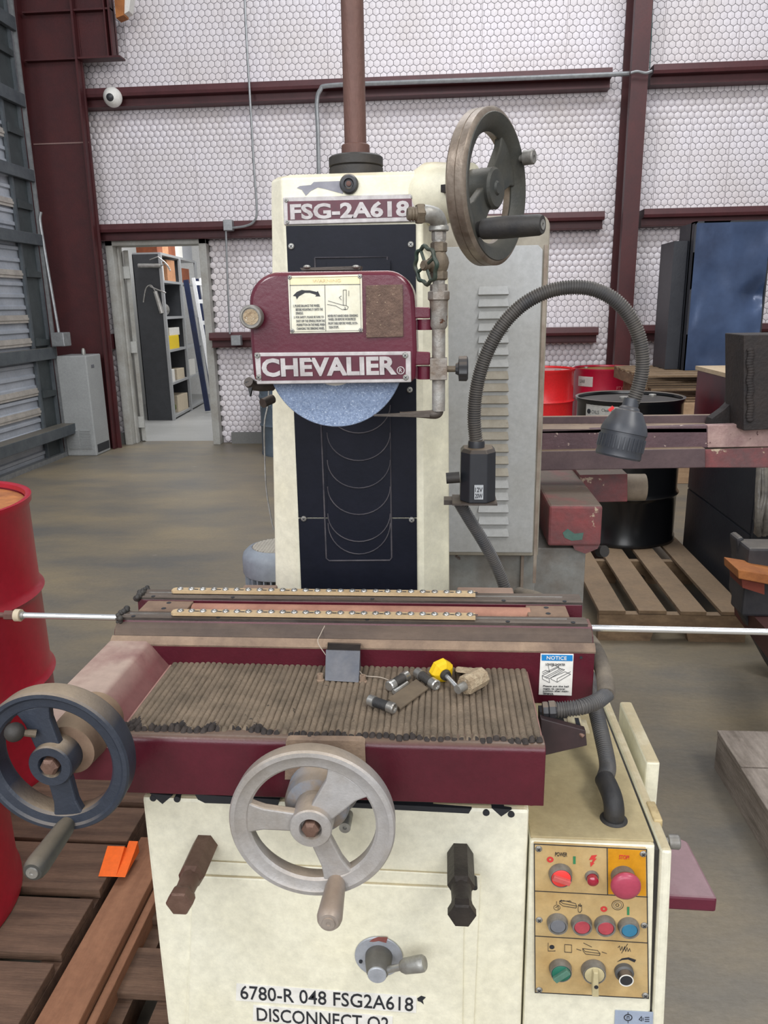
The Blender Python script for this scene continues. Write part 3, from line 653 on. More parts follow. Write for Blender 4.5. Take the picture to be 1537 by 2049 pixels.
# crate with pallets and the navy cabinet
obj('plywood_crate', B(1.62, 3.0, 6.1, 7.05, 0, .64), plywood, None, 'tall tan plywood crate under the stacked pallets by the right wall', 'crate', smooth=0, bev=.004)
pallet('upper pallet of the stack under the navy cabinet', 1.50, 3.1, 6.05, 7.05, .755, 6, wood, along='x', zt=.10, group='stacked pallets on the crate')
pallet('lower pallet of the stack, directly on the plywood crate', 1.58, 3.0, 6.08, 7.02, .642, 6, wood, along='x', zt=.11, group='stacked pallets on the crate')
t = thing('steel_cabinet', 'tall glossy navy steel cabinet with dented front, standing on stacked pallets', 'cabinet', (2.2, 6.6, .857))
cY = 6.45; a = at(1392, 443, Y=cY); b = at(1537, 437, Y=cY); e = at(1368, 748, Y=cY); g_ = at(1500, 748, Y=cY)
xr = at(1535, 560, Y=cY).x
bm = NB(); nx_, nz_ = 26, 40; grid = []
for i in range(nx_+1):
    col = []
    for j in range(nz_+1):
        u, v = i/nx_, j/nz_; x = a.x+(xr-a.x)*u; z = .857+(a.z-.857)*v
        d = .05*math.exp(-((u-.86)**2/.02+(v-.5)**2/.006))+.02*noise.noise(Vector((u*3, v*4, 2)))*min(1, 12*u, 12*(1-u), 14*v, 14*(1-v))
        col.append(bm.verts.new((x, cY+max(0, d), z)))
    grid.append(col)
for i in range(nx_):
    for j in range(nz_): bm.faces.new((grid[i][j], grid[i+1][j], grid[i+1][j+1], grid[i][j+1]))
obj('front_panel', bm, navycab, t, smooth=60)
bm = NB(); bx(bm, a.x, xr, cY+.075, cY+.40, .857, a.z-.004); bx(bm, a.x, a.x+.012, cY, cY+.10, .857, a.z); bx(bm, xr-.012, xr, cY, cY+.10, .857, a.z); bx(bm, a.x, xr, cY, cY+.10, a.z-.012, a.z)
obj('body', bm, darkcab, t, smooth=0)
obj('side_frame', B(a.x-.11, a.x-.004, cY+.14, cY+.52, .857, a.z-.13), darkcab, t, smooth=0)
# dark cabinet standing behind the beam
t = thing('storage_cabinet', 'dark red and black steel cabinet with dusty tan top behind the beam', 'cabinet', (1.7, 3.7, .0))
X0 = 1.33; zt = 1.068
obj('body', B(X0, 2.4, 3.30, 4.20, .02, zt-.02), darkcab, t, smooth=0, bev=.004)
obj('lid', hexa(NB(), [(X0-.012, 3.28, zt-.02), (2.42, 3.28, zt-.02), (2.42, 4.22, zt-.02), (X0-.012, 4.22, zt-.02), (X0-.012, 3.28, zt), (2.42, 3.28, zt), (2.42, 4.22, zt), (X0-.012, 4.22, zt)]), tan_top, t, smooth=0)
obj('side_panel', B(X0-.008, X0, 3.31, 4.19, .80, zt-.022), boxred, t, smooth=0)
obj('side_panel', B(X0-.006, X0, 3.31, 4.19, .42, .79), darkcab, t, smooth=0)
obj('side_panel', B(X0-.006, X0, 3.31, 4.19, .04, .41), darkcab, t, smooth=0)
obj('latch', B(X0-.02, X0-.006, 3.70, 3.73, .86, .97), black, t, smooth=0)
# bandsaw-like frame: beam, post, square arm
t = thing('beam_machine', 'heavy oxide-red machine with peeling steel beam and black post, right of the grinder', 'machine frame', (1.2, 2.6, .6))
bY = 2.5
def bar(n, px0, px1, ytl, ytr, ybl, ybr, Y, d, m, par=t):
    p = [at(px0, ytl, Y=Y), at(px1, ytr, Y=Y), at(px1, ybr, Y=Y), at(px0, ybl, Y=Y)]
    return obj(n, PR(p, (0, d, 0)), m, par, smooth=0, bev=.003)
bar('back_web', 1075, 1600, 834, 828, 866, 854, 2.62, .02, beamred)
zt0 = at(1300, 858, Y=2.5).z
obj('top_flange', B(.30, 1.5, 2.50, 2.64, zt0-.012, zt0), beamred, t, smooth=0)
bar('beam_face', 1075, 1416, 862, 851, 902, 896, 2.5, .03, beampeel)
bar('beam_face', 1416, 1600, 851, 845, 896, 893, 2.499, .03, mk('bare_peeled_primer', (176, 148, 142), (150, 120, 118), 20, .6, bump=.3, chips=(98, 70, 70), chip_amt=.05, chip_scale=60))
bar('lower_angle', 1075, 1412, 903, 897, 942, 936, 2.47, .10, beamred)
bar('lower_angle', 1411, 1600, 899, 893, 936, 936, 2.5, .10, redpeel)
bar('post', 1488, 1620, 670, 668, 862, 855, 2.44, .16, blackpost)
obj('gusset', PR([at(1425, 838, Y=2.56), at(1450, 820, Y=2.56), at(1465, 805, Y=2.56), at(1492, 800, Y=2.56), at(1492, 850, Y=2.56), at(1420, 852, Y=2.56)], (0, .05, 0)), blackpost, t, smooth=0)
bm = NB()
for i in range(26):
    p = at(1502+1.5*math.sin(i), 700+i*5.6, Y=2.435); sph(bm, p, .008, 8, (1.3, .5, 1))
obj('weld_bead', bm, blackpost, t, smooth=60)
# square arm pointing forward
p0 = at(1099, 1012, Y=2.25); p1 = at(1207, 1012, Y=2.25); p2 = at(1205, 1093, Y=2.25); p3 = at(1099, 1093, Y=2.25)
obj('square_arm', B(p0.x, p1.x, 2.25, 2.95, p3.z, p0.z), redpeel, t, smooth=0, bev=.008)
q0 = at(1140, 1093, Y=2.26); q1 = at(1185, 1093, Y=2.26); q2 = at(1165, 1108, Y=2.26)
tealm = mk('teal_paint_patch', (86, 118, 108), (70, 98, 92), 30, .6)
obj('paint_patch', PR([at(x, y, Y=2.249) for x, y in ((1126, 1066), (1136, 1058), (1150, 1068), (1168, 1066), (1165, 1080), (1144, 1082), (1130, 1076))], (0, .003, 0)), tealm, t, smooth=0)
obj('arm_lug', PR([at(1146, 1090, Y=2.255), at(1200, 1090, Y=2.255), at(1196, 1098, Y=2.255), at(1172, 1108, Y=2.255), at(1150, 1100, Y=2.255)], (0, .3, 0)), redpeel, t, smooth=0)
bar('cross_arm', 1160, 1256, 950, 948, 1006, 1004, 2.62, .20, redpeel)
pa = at(1245, 975, Y=2.74); pb = at(1290, 975, Y=2.74)
obj('round_arm', CY_(pa, pb, .048, seg=28, up=(0, 1, 0)), mk('tan_grey_casting', (144, 130, 112), (120, 106, 92), 12, .7), t)
obj('clamp_bolt', CY_(at(1200, 1103, Y=2.3), at(1210, 1103, Y=2.28), .018), black, t)
# ---- machine with louvered cabinet behind the grinder
t = thing('louvered_machine', 'pale grey machine cabinet with a column of louvres behind the grinder', 'machine', (.15, 2.3, 0))
GY = 2.1
gx0, gx1 = -.12, at(1092, 700, Y=GY).x; gz0 = at(1085, 1113, Y=GY).z; gz1 = at(1000, 431, Y=GY).z
gw = gx1-gx0; pr = []
c_ = .03
pts = [(gx0, gz0), (gx1+.0, gz0)]+[(gx1-c_+c_*math.cos(a), gz1-c_+c_*math.sin(a)) for a in [PI/2*i/6 for i in range(7)]]+[(gx0, gz1)]
obj('cabinet_body', PR([(x, GY, z) for x, z in pts], (0, .55, 0)), greytan, t, smooth=30, bev=.004)
ix1 = at(1079, 700, Y=GY).x; iz1 = at(1000, 492, Y=GY).z
pts = [(gx0+.02, gz0+.012), (ix1, gz0+.012), (ix1, iz1-.012), (ix1-.012, iz1), (gx0+.02, iz1)]
obj('door_panel', PR([(x, GY-.007, z) for x, z in pts], (0, .007, 0)), greypaint, t, smooth=0, bev=.002)
obj('edge_strip', B(ix1+.004, gx1-.004, GY-.004, GY, gz0-.08, iz1), rustydoor, t, smooth=0)
for i in range(21):
    py = 583+i*24.1; zc = at(985, py, Y=GY).z; xa = at(956+(0 if i < 9 else (2 if i < 14 else 0)), py, Y=GY).x; xb = at(1018, py, Y=GY).x; hh = .0125
    bm = NB(); n = 8; A = []; D = []
    # a louvre: flat rim at the top, swelling to an open lower lip
    def row(z, y, s): return [bm.verts.new((xa+s+(xb-xa-2*s)*k/n, y, z)) for k in range(n+1)]
    r0 = row(zc+hh, GY-.007, .004); r1 = row(zc+hh*.2, GY-.013, .002); r2 = row(zc-hh*.6, GY-.018, .001); r3 = row(zc-hh*.75, GY-.015, .001); r4 = row(zc-hh*.7, GY-.007, .001)
    for p, q_ in ((r0, r1), (r1, r2), (r2, r3), (r3, r4)):
        for k_ in range(n): bm.faces.new((p[k_], q_[k_], q_[k_+1], p[k_+1]))
    for e_ in (0, n):
        bm.faces.new((r0[e_], r1[e_], r2[e_], r4[e_]))
    obj('louvre', bm, greytan if 6 < i < 16 else greypaint, t, smooth=50)
    bm = B(xa+.002, xb-.002, GY-.0155, GY-.0072, zc-hh*1.25, zc-hh*.72)
gyb = at(1185, 1095, Y=2.24)
obj('casting', B(gx0, gx1, GY+.05, GY+.5, .02, gz0+.005), greygrime, t, smooth=0, bev=.004)
obj('casting', B(gx1-.01, gyb.x-.01, 2.28, 2.85, .02, at(1150, 1097, Y=2.28).z), greygrime, t, smooth=0, bev=.004)
obj('rib', B(at(1046, 1200, Y=2.1).x-.004, at(1046, 1200, Y=2.1).x+.004, 2.135, 2.15, .1, gz0), rustydoor, t, smooth=0)
# ---- motor standing behind-left of the column
t = thing('pump_motor', 'upright grey electric motor with vented fan cover beside the column', 'motor', (-.43, 1.8, .2))
mx, my = at(487, 1110, Y=1.8).x+.085, 1.8; mz = at(540, 1084, Y=1.8).z
obj('fan_cover', LT((mx, my, mz-.11), (0, 0, 1), [(.0, .034), (.083, .034), (.085, .038), (.085, .075), (.082, .086), (.072, .096), (.06, .10), (.06, .094), (0, .094)], 48), mk('motor_grey', (140, 148, 158), (126, 132, 142), 14, .5), t)
bm = NB()
for i in range(-7, 8):
    x = i*.0078; h = math.sqrt(max(0, .058**2-x*x))
    if h > .004: bx(bm, mx+x-.0014, mx+x+.0014, my-h, my+h, mz-.013, mz-.009)
for i in range(-7, 8):
    y = i*.0078; h = math.sqrt(max(0, .058**2-y*y))
    if h > .004: bx(bm, mx-h, mx+h, my+y-.0014, my+y+.0014, mz-.0125, mz-.0085)
obj('grille', bm, mk('motor_grille', (176, 170, 160), rough=.5), t, smooth=0)
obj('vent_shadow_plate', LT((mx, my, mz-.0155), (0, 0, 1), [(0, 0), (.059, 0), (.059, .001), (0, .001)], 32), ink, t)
obj('core', CY_((mx, my, .25), (mx, my, mz-.07), .066, seg=32), blackpl, t)
for i in range(28):
    a = 2*PI*i/28; d = Vector((math.cos(a), math.sin(a), 0))
    obj('cooling_fin', obx(NB(), V(mx, my, (mz-.076+.35)/2)+d*.071, d, (-d.y, d.x, 0), (0, 0, 1), .010, .0016, (mz-.076-.35)/2), MATS['motor_grey'], t, smooth=0)
obj('terminal_box', B(mx-.15, mx-.07, my-.02, my+.08, .52, mz-.155), MATS['motor_grey'], t, smooth=0, bev=.004)
obj('flange', B(mx-.13, mx+.13, my-.13, my+.13, .20, .25), MATS['motor_grey'], t, smooth=0, bev=.006)
obj('tank', B(mx-.2, mx+.2, my-.2, my+.2, .0, .20), MATS['motor_grey'], t, smooth=0, bev=.006)
# ---- pallets and skid with load on the right edge
t = pallet('weathered grey wooden skid at the right edge of the floor', at(1436, 1461, Z=.13).x, 1.9, 1.35, at(1436, 1461, Z=.13).y, .0, 4, wood_g, along='x', sw=.195, zt=.13)
t = thing('loaded_skid', 'dark machine vise wrapped in grimy film on an orange-edged timber skid, right edge', 'machine', (1.5, 2.9, 0))
Y=2.9
obj('skid_runner', hexa(NB(), [at(1470, 1230, Y=2.95), at(1600, 1400, Y=2.2), at(1650, 1400, Y=2.2), at(1520, 1230, Y=2.95), at(1468, 1190, Y=2.95), at(1600, 1330, Y=2.2), at(1650, 1330, Y=2.2), at(1520, 1190, Y=2.95)]), steelred, t, smooth=0)
obj('side_casting', PR([at(x, y, Y=2.75) for x, y in ((1474, 1078), (1478, 1120), (1472, 1190), (1490, 1240), (1545, 1340), (1600, 1420), (1600, 1330), (1530, 1240), (1512, 1180), (1500, 1110), (1488, 1074))], (0, .08, 0)), mk('dusty_black_casting', (58, 56, 58), (36, 36, 42), 9, .6, dust=(110, 104, 96), dust_amt=.7), t, smooth=0, bev=.01)
obj('side_casting', B(at(1500, 1090, Y=2.66).x, 2.2, 2.66, 2.78, .3, at(1500, 1090, Y=2.70).z), MATS['dusty_black_casting'], t, smooth=0, bev=.01)
obj('timber_plank', PR([at(x, y, Y=2.55) for x, y in ((1477, 1140), (1600, 1160), (1600, 1182), (1478, 1158))], (0, .14, 0)), wood_o, t, smooth=0, bev=.003)
obj('timber_block', PR([at(x, y, Y=2.57) for x, y in ((1484, 1158), (1530, 1168), (1530, 1190), (1486, 1176))], (0, .12, 0)), mk('red_wood', (104, 44, 30), rough=.8), t, smooth=0)
bm = NB()
for i in range(16):
    x0_, y0_ = 1524+i*1.2, 930+2*math.sin(i*3)
    tube(bm, smoothpts([at(1520+i*6, 935, Y=2.9), at(1517+i*6+4*math.sin(i), 990, Y=2.86), at(1512+i*6+5*math.cos(i*2), 1040, Y=2.85), at(1514+i*5, 1066+6*math.sin(i*2.3), Y=2.9)], 4), .011, 6)
obj('plastic_film', bm, mk('grimy_clear_film', (124, 118, 108), (92, 88, 84), 30, .35, bump=.3), t, smooth=60)
obj('load_body', B(at(1530, 1000, Y=2.95).x, 2.3, 2.95, 3.05, .55, at(1524, 935, Y=2.95).z), MATS['dusty_black_casting'], t, smooth=0, bev=.01)
# ---- left pallet under the red drums, beam and wedge
t = thing('pallet', 'brown plank pallet under the red drums at lower left', 'pallet', (-1.2, 1.6, 0), None)
plank_edges = [(.86, .165), (1.04, .16), (1.225, .15), (1.40, .15), (1.565, .13), (1.715, .15), (1.88, .14), (2.04, .16)]
for y, wd in plank_edges: obj('plank', B(-2.0, -.768+random.uniform(-.008, .004), y, y+wd, .116, .136+random.uniform(0, .004)), wood_l, t, smooth=0, bev=.002)
for x in (-1.96, -1.4, -.82): obj('stringer', B(x, x+.045, .86, 2.2, 0.0, .114), wood_l, t, smooth=0)
obj('timber_beam', hexa(NB(), [(-.755, .80, 0.0), (-.672, .80, 0.0), (-.672, 1.60, .0), (-.755, 1.60, .0), (-.755, .80, .125), (-.672, .80, .125), (-.672, 1.60, .125), (-.755, 1.60, .125)]), wood_b, None, 'brown squared timber beam running forward beside the left pallet', 'beam', smooth=0, bev=.003)
a = at(197, 1755, Z=.14); b = at(232, 1756, Z=.14); c2_ = at(265, 1692, Z=.14); 
hz_ = .06
t = thing('wheel_chock', 'bright orange plastic wedge on the brown left pallet', 'wedge', a)
P0 = V(a.x, a.y, .142); P1 = V(b.x, b.y, .142); ex = (P1-P0); bk = Vector((0, .085, 0))
obj('ramp', PR([P0, P0+bk, P0+bk*.7+V(0, 0, .035)], ex), orange, t, smooth=0)
obj('side_rib', PR([P1, P1+bk+V(.0, 0, 0), P1+bk+V(0, 0, .03), P1+bk*.7+V(0, 0, .02)], (.022, .0, 0)), orange, t, smooth=0)
# second small pallet board under the grinder's left foot
obj('timber_lath', B(-.668, -.650, .80, 1.52, 0.0, .105), wood_b, None, 'thin split lath leaning along the right side of the timber beam', 'lath', smooth=0, bev=.002)
t = pallet('dark low pallet beside the grinder base, right of the timber beam', -.66, -.44, 1.0, 1.9, 0.0, 5, wood_l, along='x', sw=.12, zt=.08)
# ================================================================== GRINDER
G = thing('surface_grinder', 'cream and maroon surface grinder filling the centre, with three handwheels', 'grinder', (-.155, 1.3, 0))
# ---- base
bY0, bz = .93, at(670, 1607, Y=.93).z
bX0, bX1 = -.431, .119
obj('base', B(bX0, bX1, bY0, 1.75, .06, bz), cream, G, smooth=0, bev=.006)
obj('plinth', B(bX0+.01, bX1-.01, bY0+.02, 1.72, .0, .06), black, G, smooth=0)
th = .0012
for c in (((300, 1588), (345, 1592), (325, 1609)), ((984, 1617), (1024, 1620), (1003, 1634)), ((390, 1590), (560, 1600), (556, 1612), (410, 1607), (396, 1600)), ((700, 1606), (944, 1618), (938, 1628), (700, 1616))):
    obj('recess_shade_patch', PR([at(x, y, Y=bY0-.0008) for x, y in c], (0, .01, 0)), ink, G, smooth=0)  # flat black patches paint the shade inside notches and slots
for x, y in ((306, 1598), (354, 1600), (973, 1627), (1023, 1630)): obj('hole_shade_disc', CY_(at(x, y, Y=bY0-.001), at(x, y, Y=bY0-.001)+V(0, .01, 0), .0048, seg=16), ink, G)  # black discs paint the dark inside of the holes
# front cover: pressed frame and raised door
pf = [(384, 1725), (955, 1752), (960, 1775), (947, 2120), (372, 2120), (378, 1760)]
obj('front_cover', quadY([(390, 1722), (962, 1752), (945, 2140), (365, 2140)], bY0-.004, .004), cream, G, smooth=0, bev=.002)
obj('cover_panel', quadY([(385, 1752), (930, 1778), (925, 2140), (372, 2140)], bY0-.009, .006), cream, G, smooth=0, bev=.003)
# ---- sub deck between base and saddle
obj('cross_slide', B(-.40, .09, .96, 1.5, bz-.01, .80), black, G, smooth=0)  # block coloured black to carry the dark gap under the saddle
# ---- saddle body
sY = 1.09
pr = [(sY, .80), (sY, .888), (sY+.004, .893), (1.104, .897), (1.108, .906), (1.117, .912), (1.120, .918), (1.150, .918), (1.152, .885), (1.205, .885), (1.207, .918), (1.252, .918), (1.256, .80)]
pr = [(y, z) for y, z in pr]
sx0, sx1 = -.527, .229
sad = obj('saddle', PR([(sx0, y, z) for y, z in pr], (sx1-sx0, 0, 0)), maroon, G, smooth=0, bev=.0015)
obj('dust_ledge', PR([(sx0-.001, y, z) for y, z in ((sY-.001, .889), (sY+.003, .8945), (1.1005, .8985), (1.1005, .894), (sY, .886))], (sx1-sx0+.002, 0, 0)), dustbrown, G, smooth=0)
obj('dark_ledge', PR([(sx0+.002, y, z) for y, z in ((1.1025, .8985), (1.1040, .9010), (1.1075, .9085), (1.118, .9145), (1.1185, .911), (1.108, .905), (1.1025, .895))], (sx1-sx0-.004, 0, 0)), mk('dark_greasy_dust', (104, 88, 76), (72, 62, 58), 9, .8, stretch=(.3, 1, 1), bump=.2), G, smooth=0)
for (ya, yb, xa, xb) in ((1.1195, 1.149, -.520, .222), (1.2075, 1.250, -.524, .229)):
    pr = [(ya, .916), (ya, .9215), (ya+.006, .9225), (ya+.009, .9195), (ya+.012, .9225), (yb-.006, .9225), (yb, .919), (yb, .910)]
    wy = obj('way_rail', PR([(xa, y, z) for y, z in pr], (xb-xa, 0, 0)), steel_dark, G, smooth=0)
    obj('steel_strip', B(xa+.01, xb-.03, (ya+yb)/2-.001, (ya+yb)/2+.001, .9224, .9234), steel, wy, smooth=0)
    for xx in (-.5, -.36, -.12, .10, .2): obj('hole_shade_disc', CY_((xx, ya+.004, .9222), (xx, ya+.004, .9226), .0035, seg=12), ink, wy)
    bm = NB()
    for i in range(26):
        sph(bm, (xa-.003+random.uniform(-.002, .006), ya-.006+(yb-ya+.01)*i/25, .914+random.uniform(-.003, .011)), random.uniform(.003, .0055), 7)
    obj('wiper_seal', bm, black, wy, smooth=60)
obj('dusty_face', B(sx0+.004, sx1-.01, 1.150, 1.1525, .886, .914), maroon_dusty, G, smooth=0)
obj('hydraulic_cylinder', CY_((-.42, 1.180, .9045), (.14, 1.180, .9045), .0175, seg=28, up=(0, 1, 0)), mk('dusty_pink_tube', (168, 124, 104), (146, 102, 86), 16, .8, bump=.15), G)
for xa, xb in ((-.505, -.425), (.135, .20)):
    o = obj('cylinder_block', B(xa, xb, 1.156, 1.20, .886, .919), mk('dusty_block', (136, 112, 94), (110, 90, 76), 20, .85), G, smooth=0, bev=.0015)
    for yy in (1.165, 1.19): obj('hole_shade_disc', CY_(((xa+xb)/2, yy, .9188), ((xa+xb)/2, yy, .9196), .004, seg=12), ink, o)
rL = at(44, 1228, Y=1.17); rR = at(1560, 1273, Y=1.17)
obj('traverse_rod', CY_((rL.x, 1.17, .901), (rR.x, 1.165, .893), .0052, seg=20, up=(0, 1, 0)), chrome, G)
o = obj('rod_washer', CY_((rL.x-.012, 1.17, .901), (rL.x-.002, 1.17, .901), .0105, seg=20, up=(0, 1, 0)), mk('ivory_washer', (186, 172, 148), rough=.6), G)
obj('rod_nut', CY_((rL.x-.03, 1.17, .901), (rL.x-.013, 1.17, .901), .0085, seg=6, up=(0, 1, 0)), rustpipe, G)
obj('rod_thread', CY_((rL.x-.046, 1.17, .901), (rL.x-.03, 1.17, .901), .0045, seg=12, up=(0, 1, 0)), rustpipe, G)
obj('rod_sleeve', CY_((rL.x-.003, 1.17, .901), (rL.x+.004, 1.17, .901), .0065, seg=16, up=(0, 1, 0)), zinc, G)
for a_x, b_x in ((915, 1028), (484, 552)): obj('rear_dust_lip', B(at(a_x, 1190, Y=1.27).x, at(b_x, 1190, Y=1.27).x, 1.262, 1.29, .900, .9165), mk('tan_dusty_lip', (150, 126, 112), (132, 110, 96), 12, .85), G, smooth=0, bev=.003)
# ---- tray: floor, apron, left arm
fz = .858; aY = .874
tx0, tx1 = -.430, .130
obj('tray_floor', B(tx0-.004, tx1-.001, aY+.01, sY+.002, fz-.03, fz-.004), maroon_dusty, G, smooth=0)
n = 7
pts = [(aY, .772)]+[(aY+.010-.010*math.cos(PI/2*i/n), .848+.010*math.sin(PI/2*i/n)) for i in range(n+1)]+[(aY+.03, .858-.001), (aY+.034, .845), (aY+.034, .772)]
bm = NB(); prism(bm, [(tx0-.002, y, z) for y, z in pts], (tx1-tx0+.002, 0, 0))
mapron = mk('apron_maroon', (84, 20, 36), (72, 17, 31), 5, .34, bump=.06, bscale=180, dust=(104, 86, 74), dust_amt=1.0)
obj('apron', bm, mapron, G, smooth=40, bev=.001)
bm = NB(); rr = .016
pts = [(tx1, sY), (tx1, aY+rr)]+[(tx1-rr+rr*math.cos(-PI/2*i/6), aY+rr+rr*math.sin(-PI/2*i/6)) for i in range(7)]+[(tx1-.03, aY+.002), (tx1-.03, sY)]
obj('tray_side', prism(NB(), [(x, y, .772) for x, y in pts], (0, 0, .079)), maroon, G, smooth=40)
# hump plate over the feed screw
obj('notch_cover', PR([at(x, y, Y=aY-.002) for x, y in ((572, 1484), (578, 1481), (722, 1483), (730, 1488), (733, 1560), (570, 1560))], (0, .012, 0)), dustbrown, G, smooth=0)
# left arm of the tray
pts = [(-.533, .80), (-.533, .888), (-.528, .893), (-.470, .893), (-.462, .889), (-.447, .868), (-.432, .849), (-.432, .80)]
obj('tray_arm', B(-.531, -.45, .905, 1.09, .79, .83), maroon, G, smooth=0)
bm = NB(); rows = []
for y, f in ((.86, .55), (.88, .8), (.905, .96), (.93, 1), (1.095, 1)):
    rows.append([bm.verts.new((x, y, .84+(z-.84)*f if z > .84 else z)) for x, z in pts])
for a, b in zip(rows, rows[1:]):
    for i in range(len(a)-1): bm.faces.new((a[i], a[i+1], b[i+1], b[i]))
bm.faces.new(rows[0]); bm.faces.new(rows[-1][::-1])
obj('tray_arm_cover', bm, mk('arm_maroon', (112, 44, 54), (98, 36, 46), 5, .6, dust=(168, 146, 134), dust_amt=1.0), G, smooth=30)
# corrugated grit bed
NRD, SM, NYY = 62, 8, 34
mx0, mx1 = tx0+.001, tx1-.003
bm = NB(); cols = []
for i in range(NRD*SM+1):
    u = i/(NRD*SM); rid = int(u*NRD*.9999); x = mx0+(mx1-mx0)*u
    ph = (u*NRD) % 1.0
    rg = random.Random(rid*31+5); rl = (rg.random()-.5)
    left = max(0, 1-u*2.2)
    yf = .885+.006*noise.noise(Vector((u*14, 0, 1)))+.005*rl+.012*math.exp(-((u-.28)/.05)**2)+.005*left
    prof_ = math.sin(PI*ph)**.45 if 0 < ph < 1 else 0
    col = []
    for j in range(NYY+1):
        v = (j/NYY)**1.4; y = yf+(sY-.001-yf)*v
        nn = noise.noise(Vector((x*30, y*18, rid*.37)))
        zz = fz-.0018+.0034*prof_*(1+.45*nn)+.0018*noise.noise(Vector((x*12, y*10, 4)))
        if j <= 3: zz += (.0026*(1+rl) if j > 0 else -.002)*(.4+prof_)*(.6+left)
        if y < .93: xx = x+.0015*noise.noise(Vector((rid*1.7, y*60, 9)))
        else: xx = x
        col.append(bm.verts.new((xx, y+(.003*prof_*(-1) if j == 0 else 0), zz)))
    cols.append(col)
for a, b in zip(cols, cols[1:]):
    for j in range(NYY): bm.faces.new((a[j], b[j], b[j+1], a[j+1]))
me_i = []
for f in bm.faces:
    c = f.calc_center_median(); u = (c.x-mx0)/(mx1-mx0); lim = .889+.010*noise.noise(Vector((u*14, 3, 0)))+.050*max(0, .72-u)*max(0, noise.noise(Vector((u*26, 7, 1)))+.42)
    if c.y < lim-.0: f.material_index = 1
o = obj('grit_ridges', bm, [matbrown, burnt], G, smooth=60); o['kind'] = 'stuff'
# centre bracket on the tray back
t = obj('dog_bracket', hexa(NB(), [at(650, 1362, Z=fz+.002), at(718, 1366, Z=fz+.002), at(722, 1335, Z=fz+.002), at(653, 1335, Z=fz+.002)]+[at(x, y, Y=1.075) for x, y in ((652, 1300), (721, 1302))]+[V(at(721, 1300, Y=1.088)), V(at(654, 1298, Y=1.088))]), mk('blue_grey_bracket', (112, 112, 116), (88, 92, 102), 22, .55, .2), G, smooth=0, bev=.001)
obj('bracket_lip', hexa(NB(), [at(x, y, Y=1.078) for x, y in ((654, 1306), (720, 1307))]+[at(x, y, Y=1.094) for x, y in ((720, 1307), (654, 1306))]+[at(x, y, Y=1.070) for x, y in ((656, 1287), (722, 1290))]+[at(x, y, Y=1.094) for x, y in ((722, 1287), (656, 1285))]), steel_dark, t, smooth=0)
for x, y in ((641, 1357), (726, 1360)):
    p = at(x, y, Z=fz+.003); obj('cap_screw', LT(p, (0, 0, 1), [(0, -.006), (.0068, -.006), (.0068, -.002), (.0046, -.001), (.0046, .007), (.002, .007), (.002, .003), (0, .003)], 18), dustbrown, G)
# notice plate on the saddle
c = [(1082, 1308), (1148, 1309), (1144, 1392), (1078, 1390)]
npl = obj('notice_plate', quadY(c, sY-.0012, .0012), white_pl, G, smooth=0)
Yn = sY-.0016
obj('blue_band', quadY([(1084, 1310), (1146, 1311), (1146, 1323), (1084, 1322)], Yn, .0006), blueink, npl, smooth=0)
text('NOTICE', (1094, 1316), (1134, 1317), 7, Yn-.0002, npl, white_pl, .01)
text('LONGER SHORTER', (1092, 1329), (1131, 1330), 4.4, Yn, npl, ink)
for s, x1_, y in (('Please put the ball', 1138, 1374), ('cages to central', 1130, 1379), ('position after main-', 1138, 1383.5), ('tenance.', 1108, 1388)):
    text(s, (1087, y-1), (x1_, y), 4.2, Yn, npl, ink)
L0 = [((1085, 1352), (1116, 1336), (1130, 1340), (1099, 1358), (1085, 1352)), ((1085, 1352), (1086, 1359), (1100, 1366), (1099, 1358)), ((1090, 1355), (1122, 1338)), ((1093, 1357), (1126, 1339)), ((1103, 1356), (1131, 1344), (1142, 1349), (1115, 1365), (1103, 1359), (1103, 1356)), ((1115, 1365), (1115, 1358), (1142, 1344)), ((1085, 1345), (1092, 1341), (1100, 1344)), ((1104, 1334), (1110, 1331), (1118, 1335)), ((1097, 1331), (1100, 1345)), ((1118, 1331), (1118, 1338)), ((1086, 1348), (1118, 1333))]
bm = NB()
for l in L0: inkline(l, .8, Yn, npl, bm=bm, keep=True)
obj('diagram', bm, ink, npl, smooth=0)
obj('pin_hole', CY_(at(1163, 1316, Y=sY-.001), at(1163, 1316, Y=sY-.001)+V(0, .003, 0), .0022, seg=12), ink, G)
# bracket hanging below the saddle on the right
obj('limit_bracket', PR([at(x, y, Y=.98) for x, y in ((1082, 1438), (1172, 1462), (1175, 1492), (1090, 1512), (1084, 1512))], (0, .012, 0)), mk('black_oily_plate', (44, 36, 38), (60, 44, 46), 16, .5), G, smooth=0, bev=.001)
obj('limit_bracket', PR([at(x, y, Y=1.05) for x, y in ((1080, 1425), (1150, 1425), (1150, 1470), (1080, 1470))], (0, .02, 0)), ink, G, smooth=0)
o = obj('switch_plate', PR([at(x, y, Y=1.0) for x, y in ((1135, 1432), (1162, 1432), (1166, 1462), (1136, 1464))], (0, .004, 0)), mk('chipped_cream_plate', (196, 186, 156), (150, 132, 104), 30, .6, chips=(90, 60, 48), chip_amt=-.1, chip_scale=50), G, smooth=0, bev=.001)
obj('switch_plate', PR([at(x, y, Y=.995) for x, y in ((1134, 1459), (1180, 1462), (1180, 1468), (1136, 1465))], (0, .03, 0)), MATS['chipped_cream_plate'], G, smooth=0)
obj('slot', PR([at(x, y, Y=.999) for x, y in ((1150, 1437), (1158, 1437), (1163, 1455), (1154, 1456))], (0, .002, 0)), ink, G, smooth=0)
obj('adjusting_screw', CY_(at(1156, 1463, Y=.985), at(1168, 1474, Y=.98), .0035), hexbrown, G)
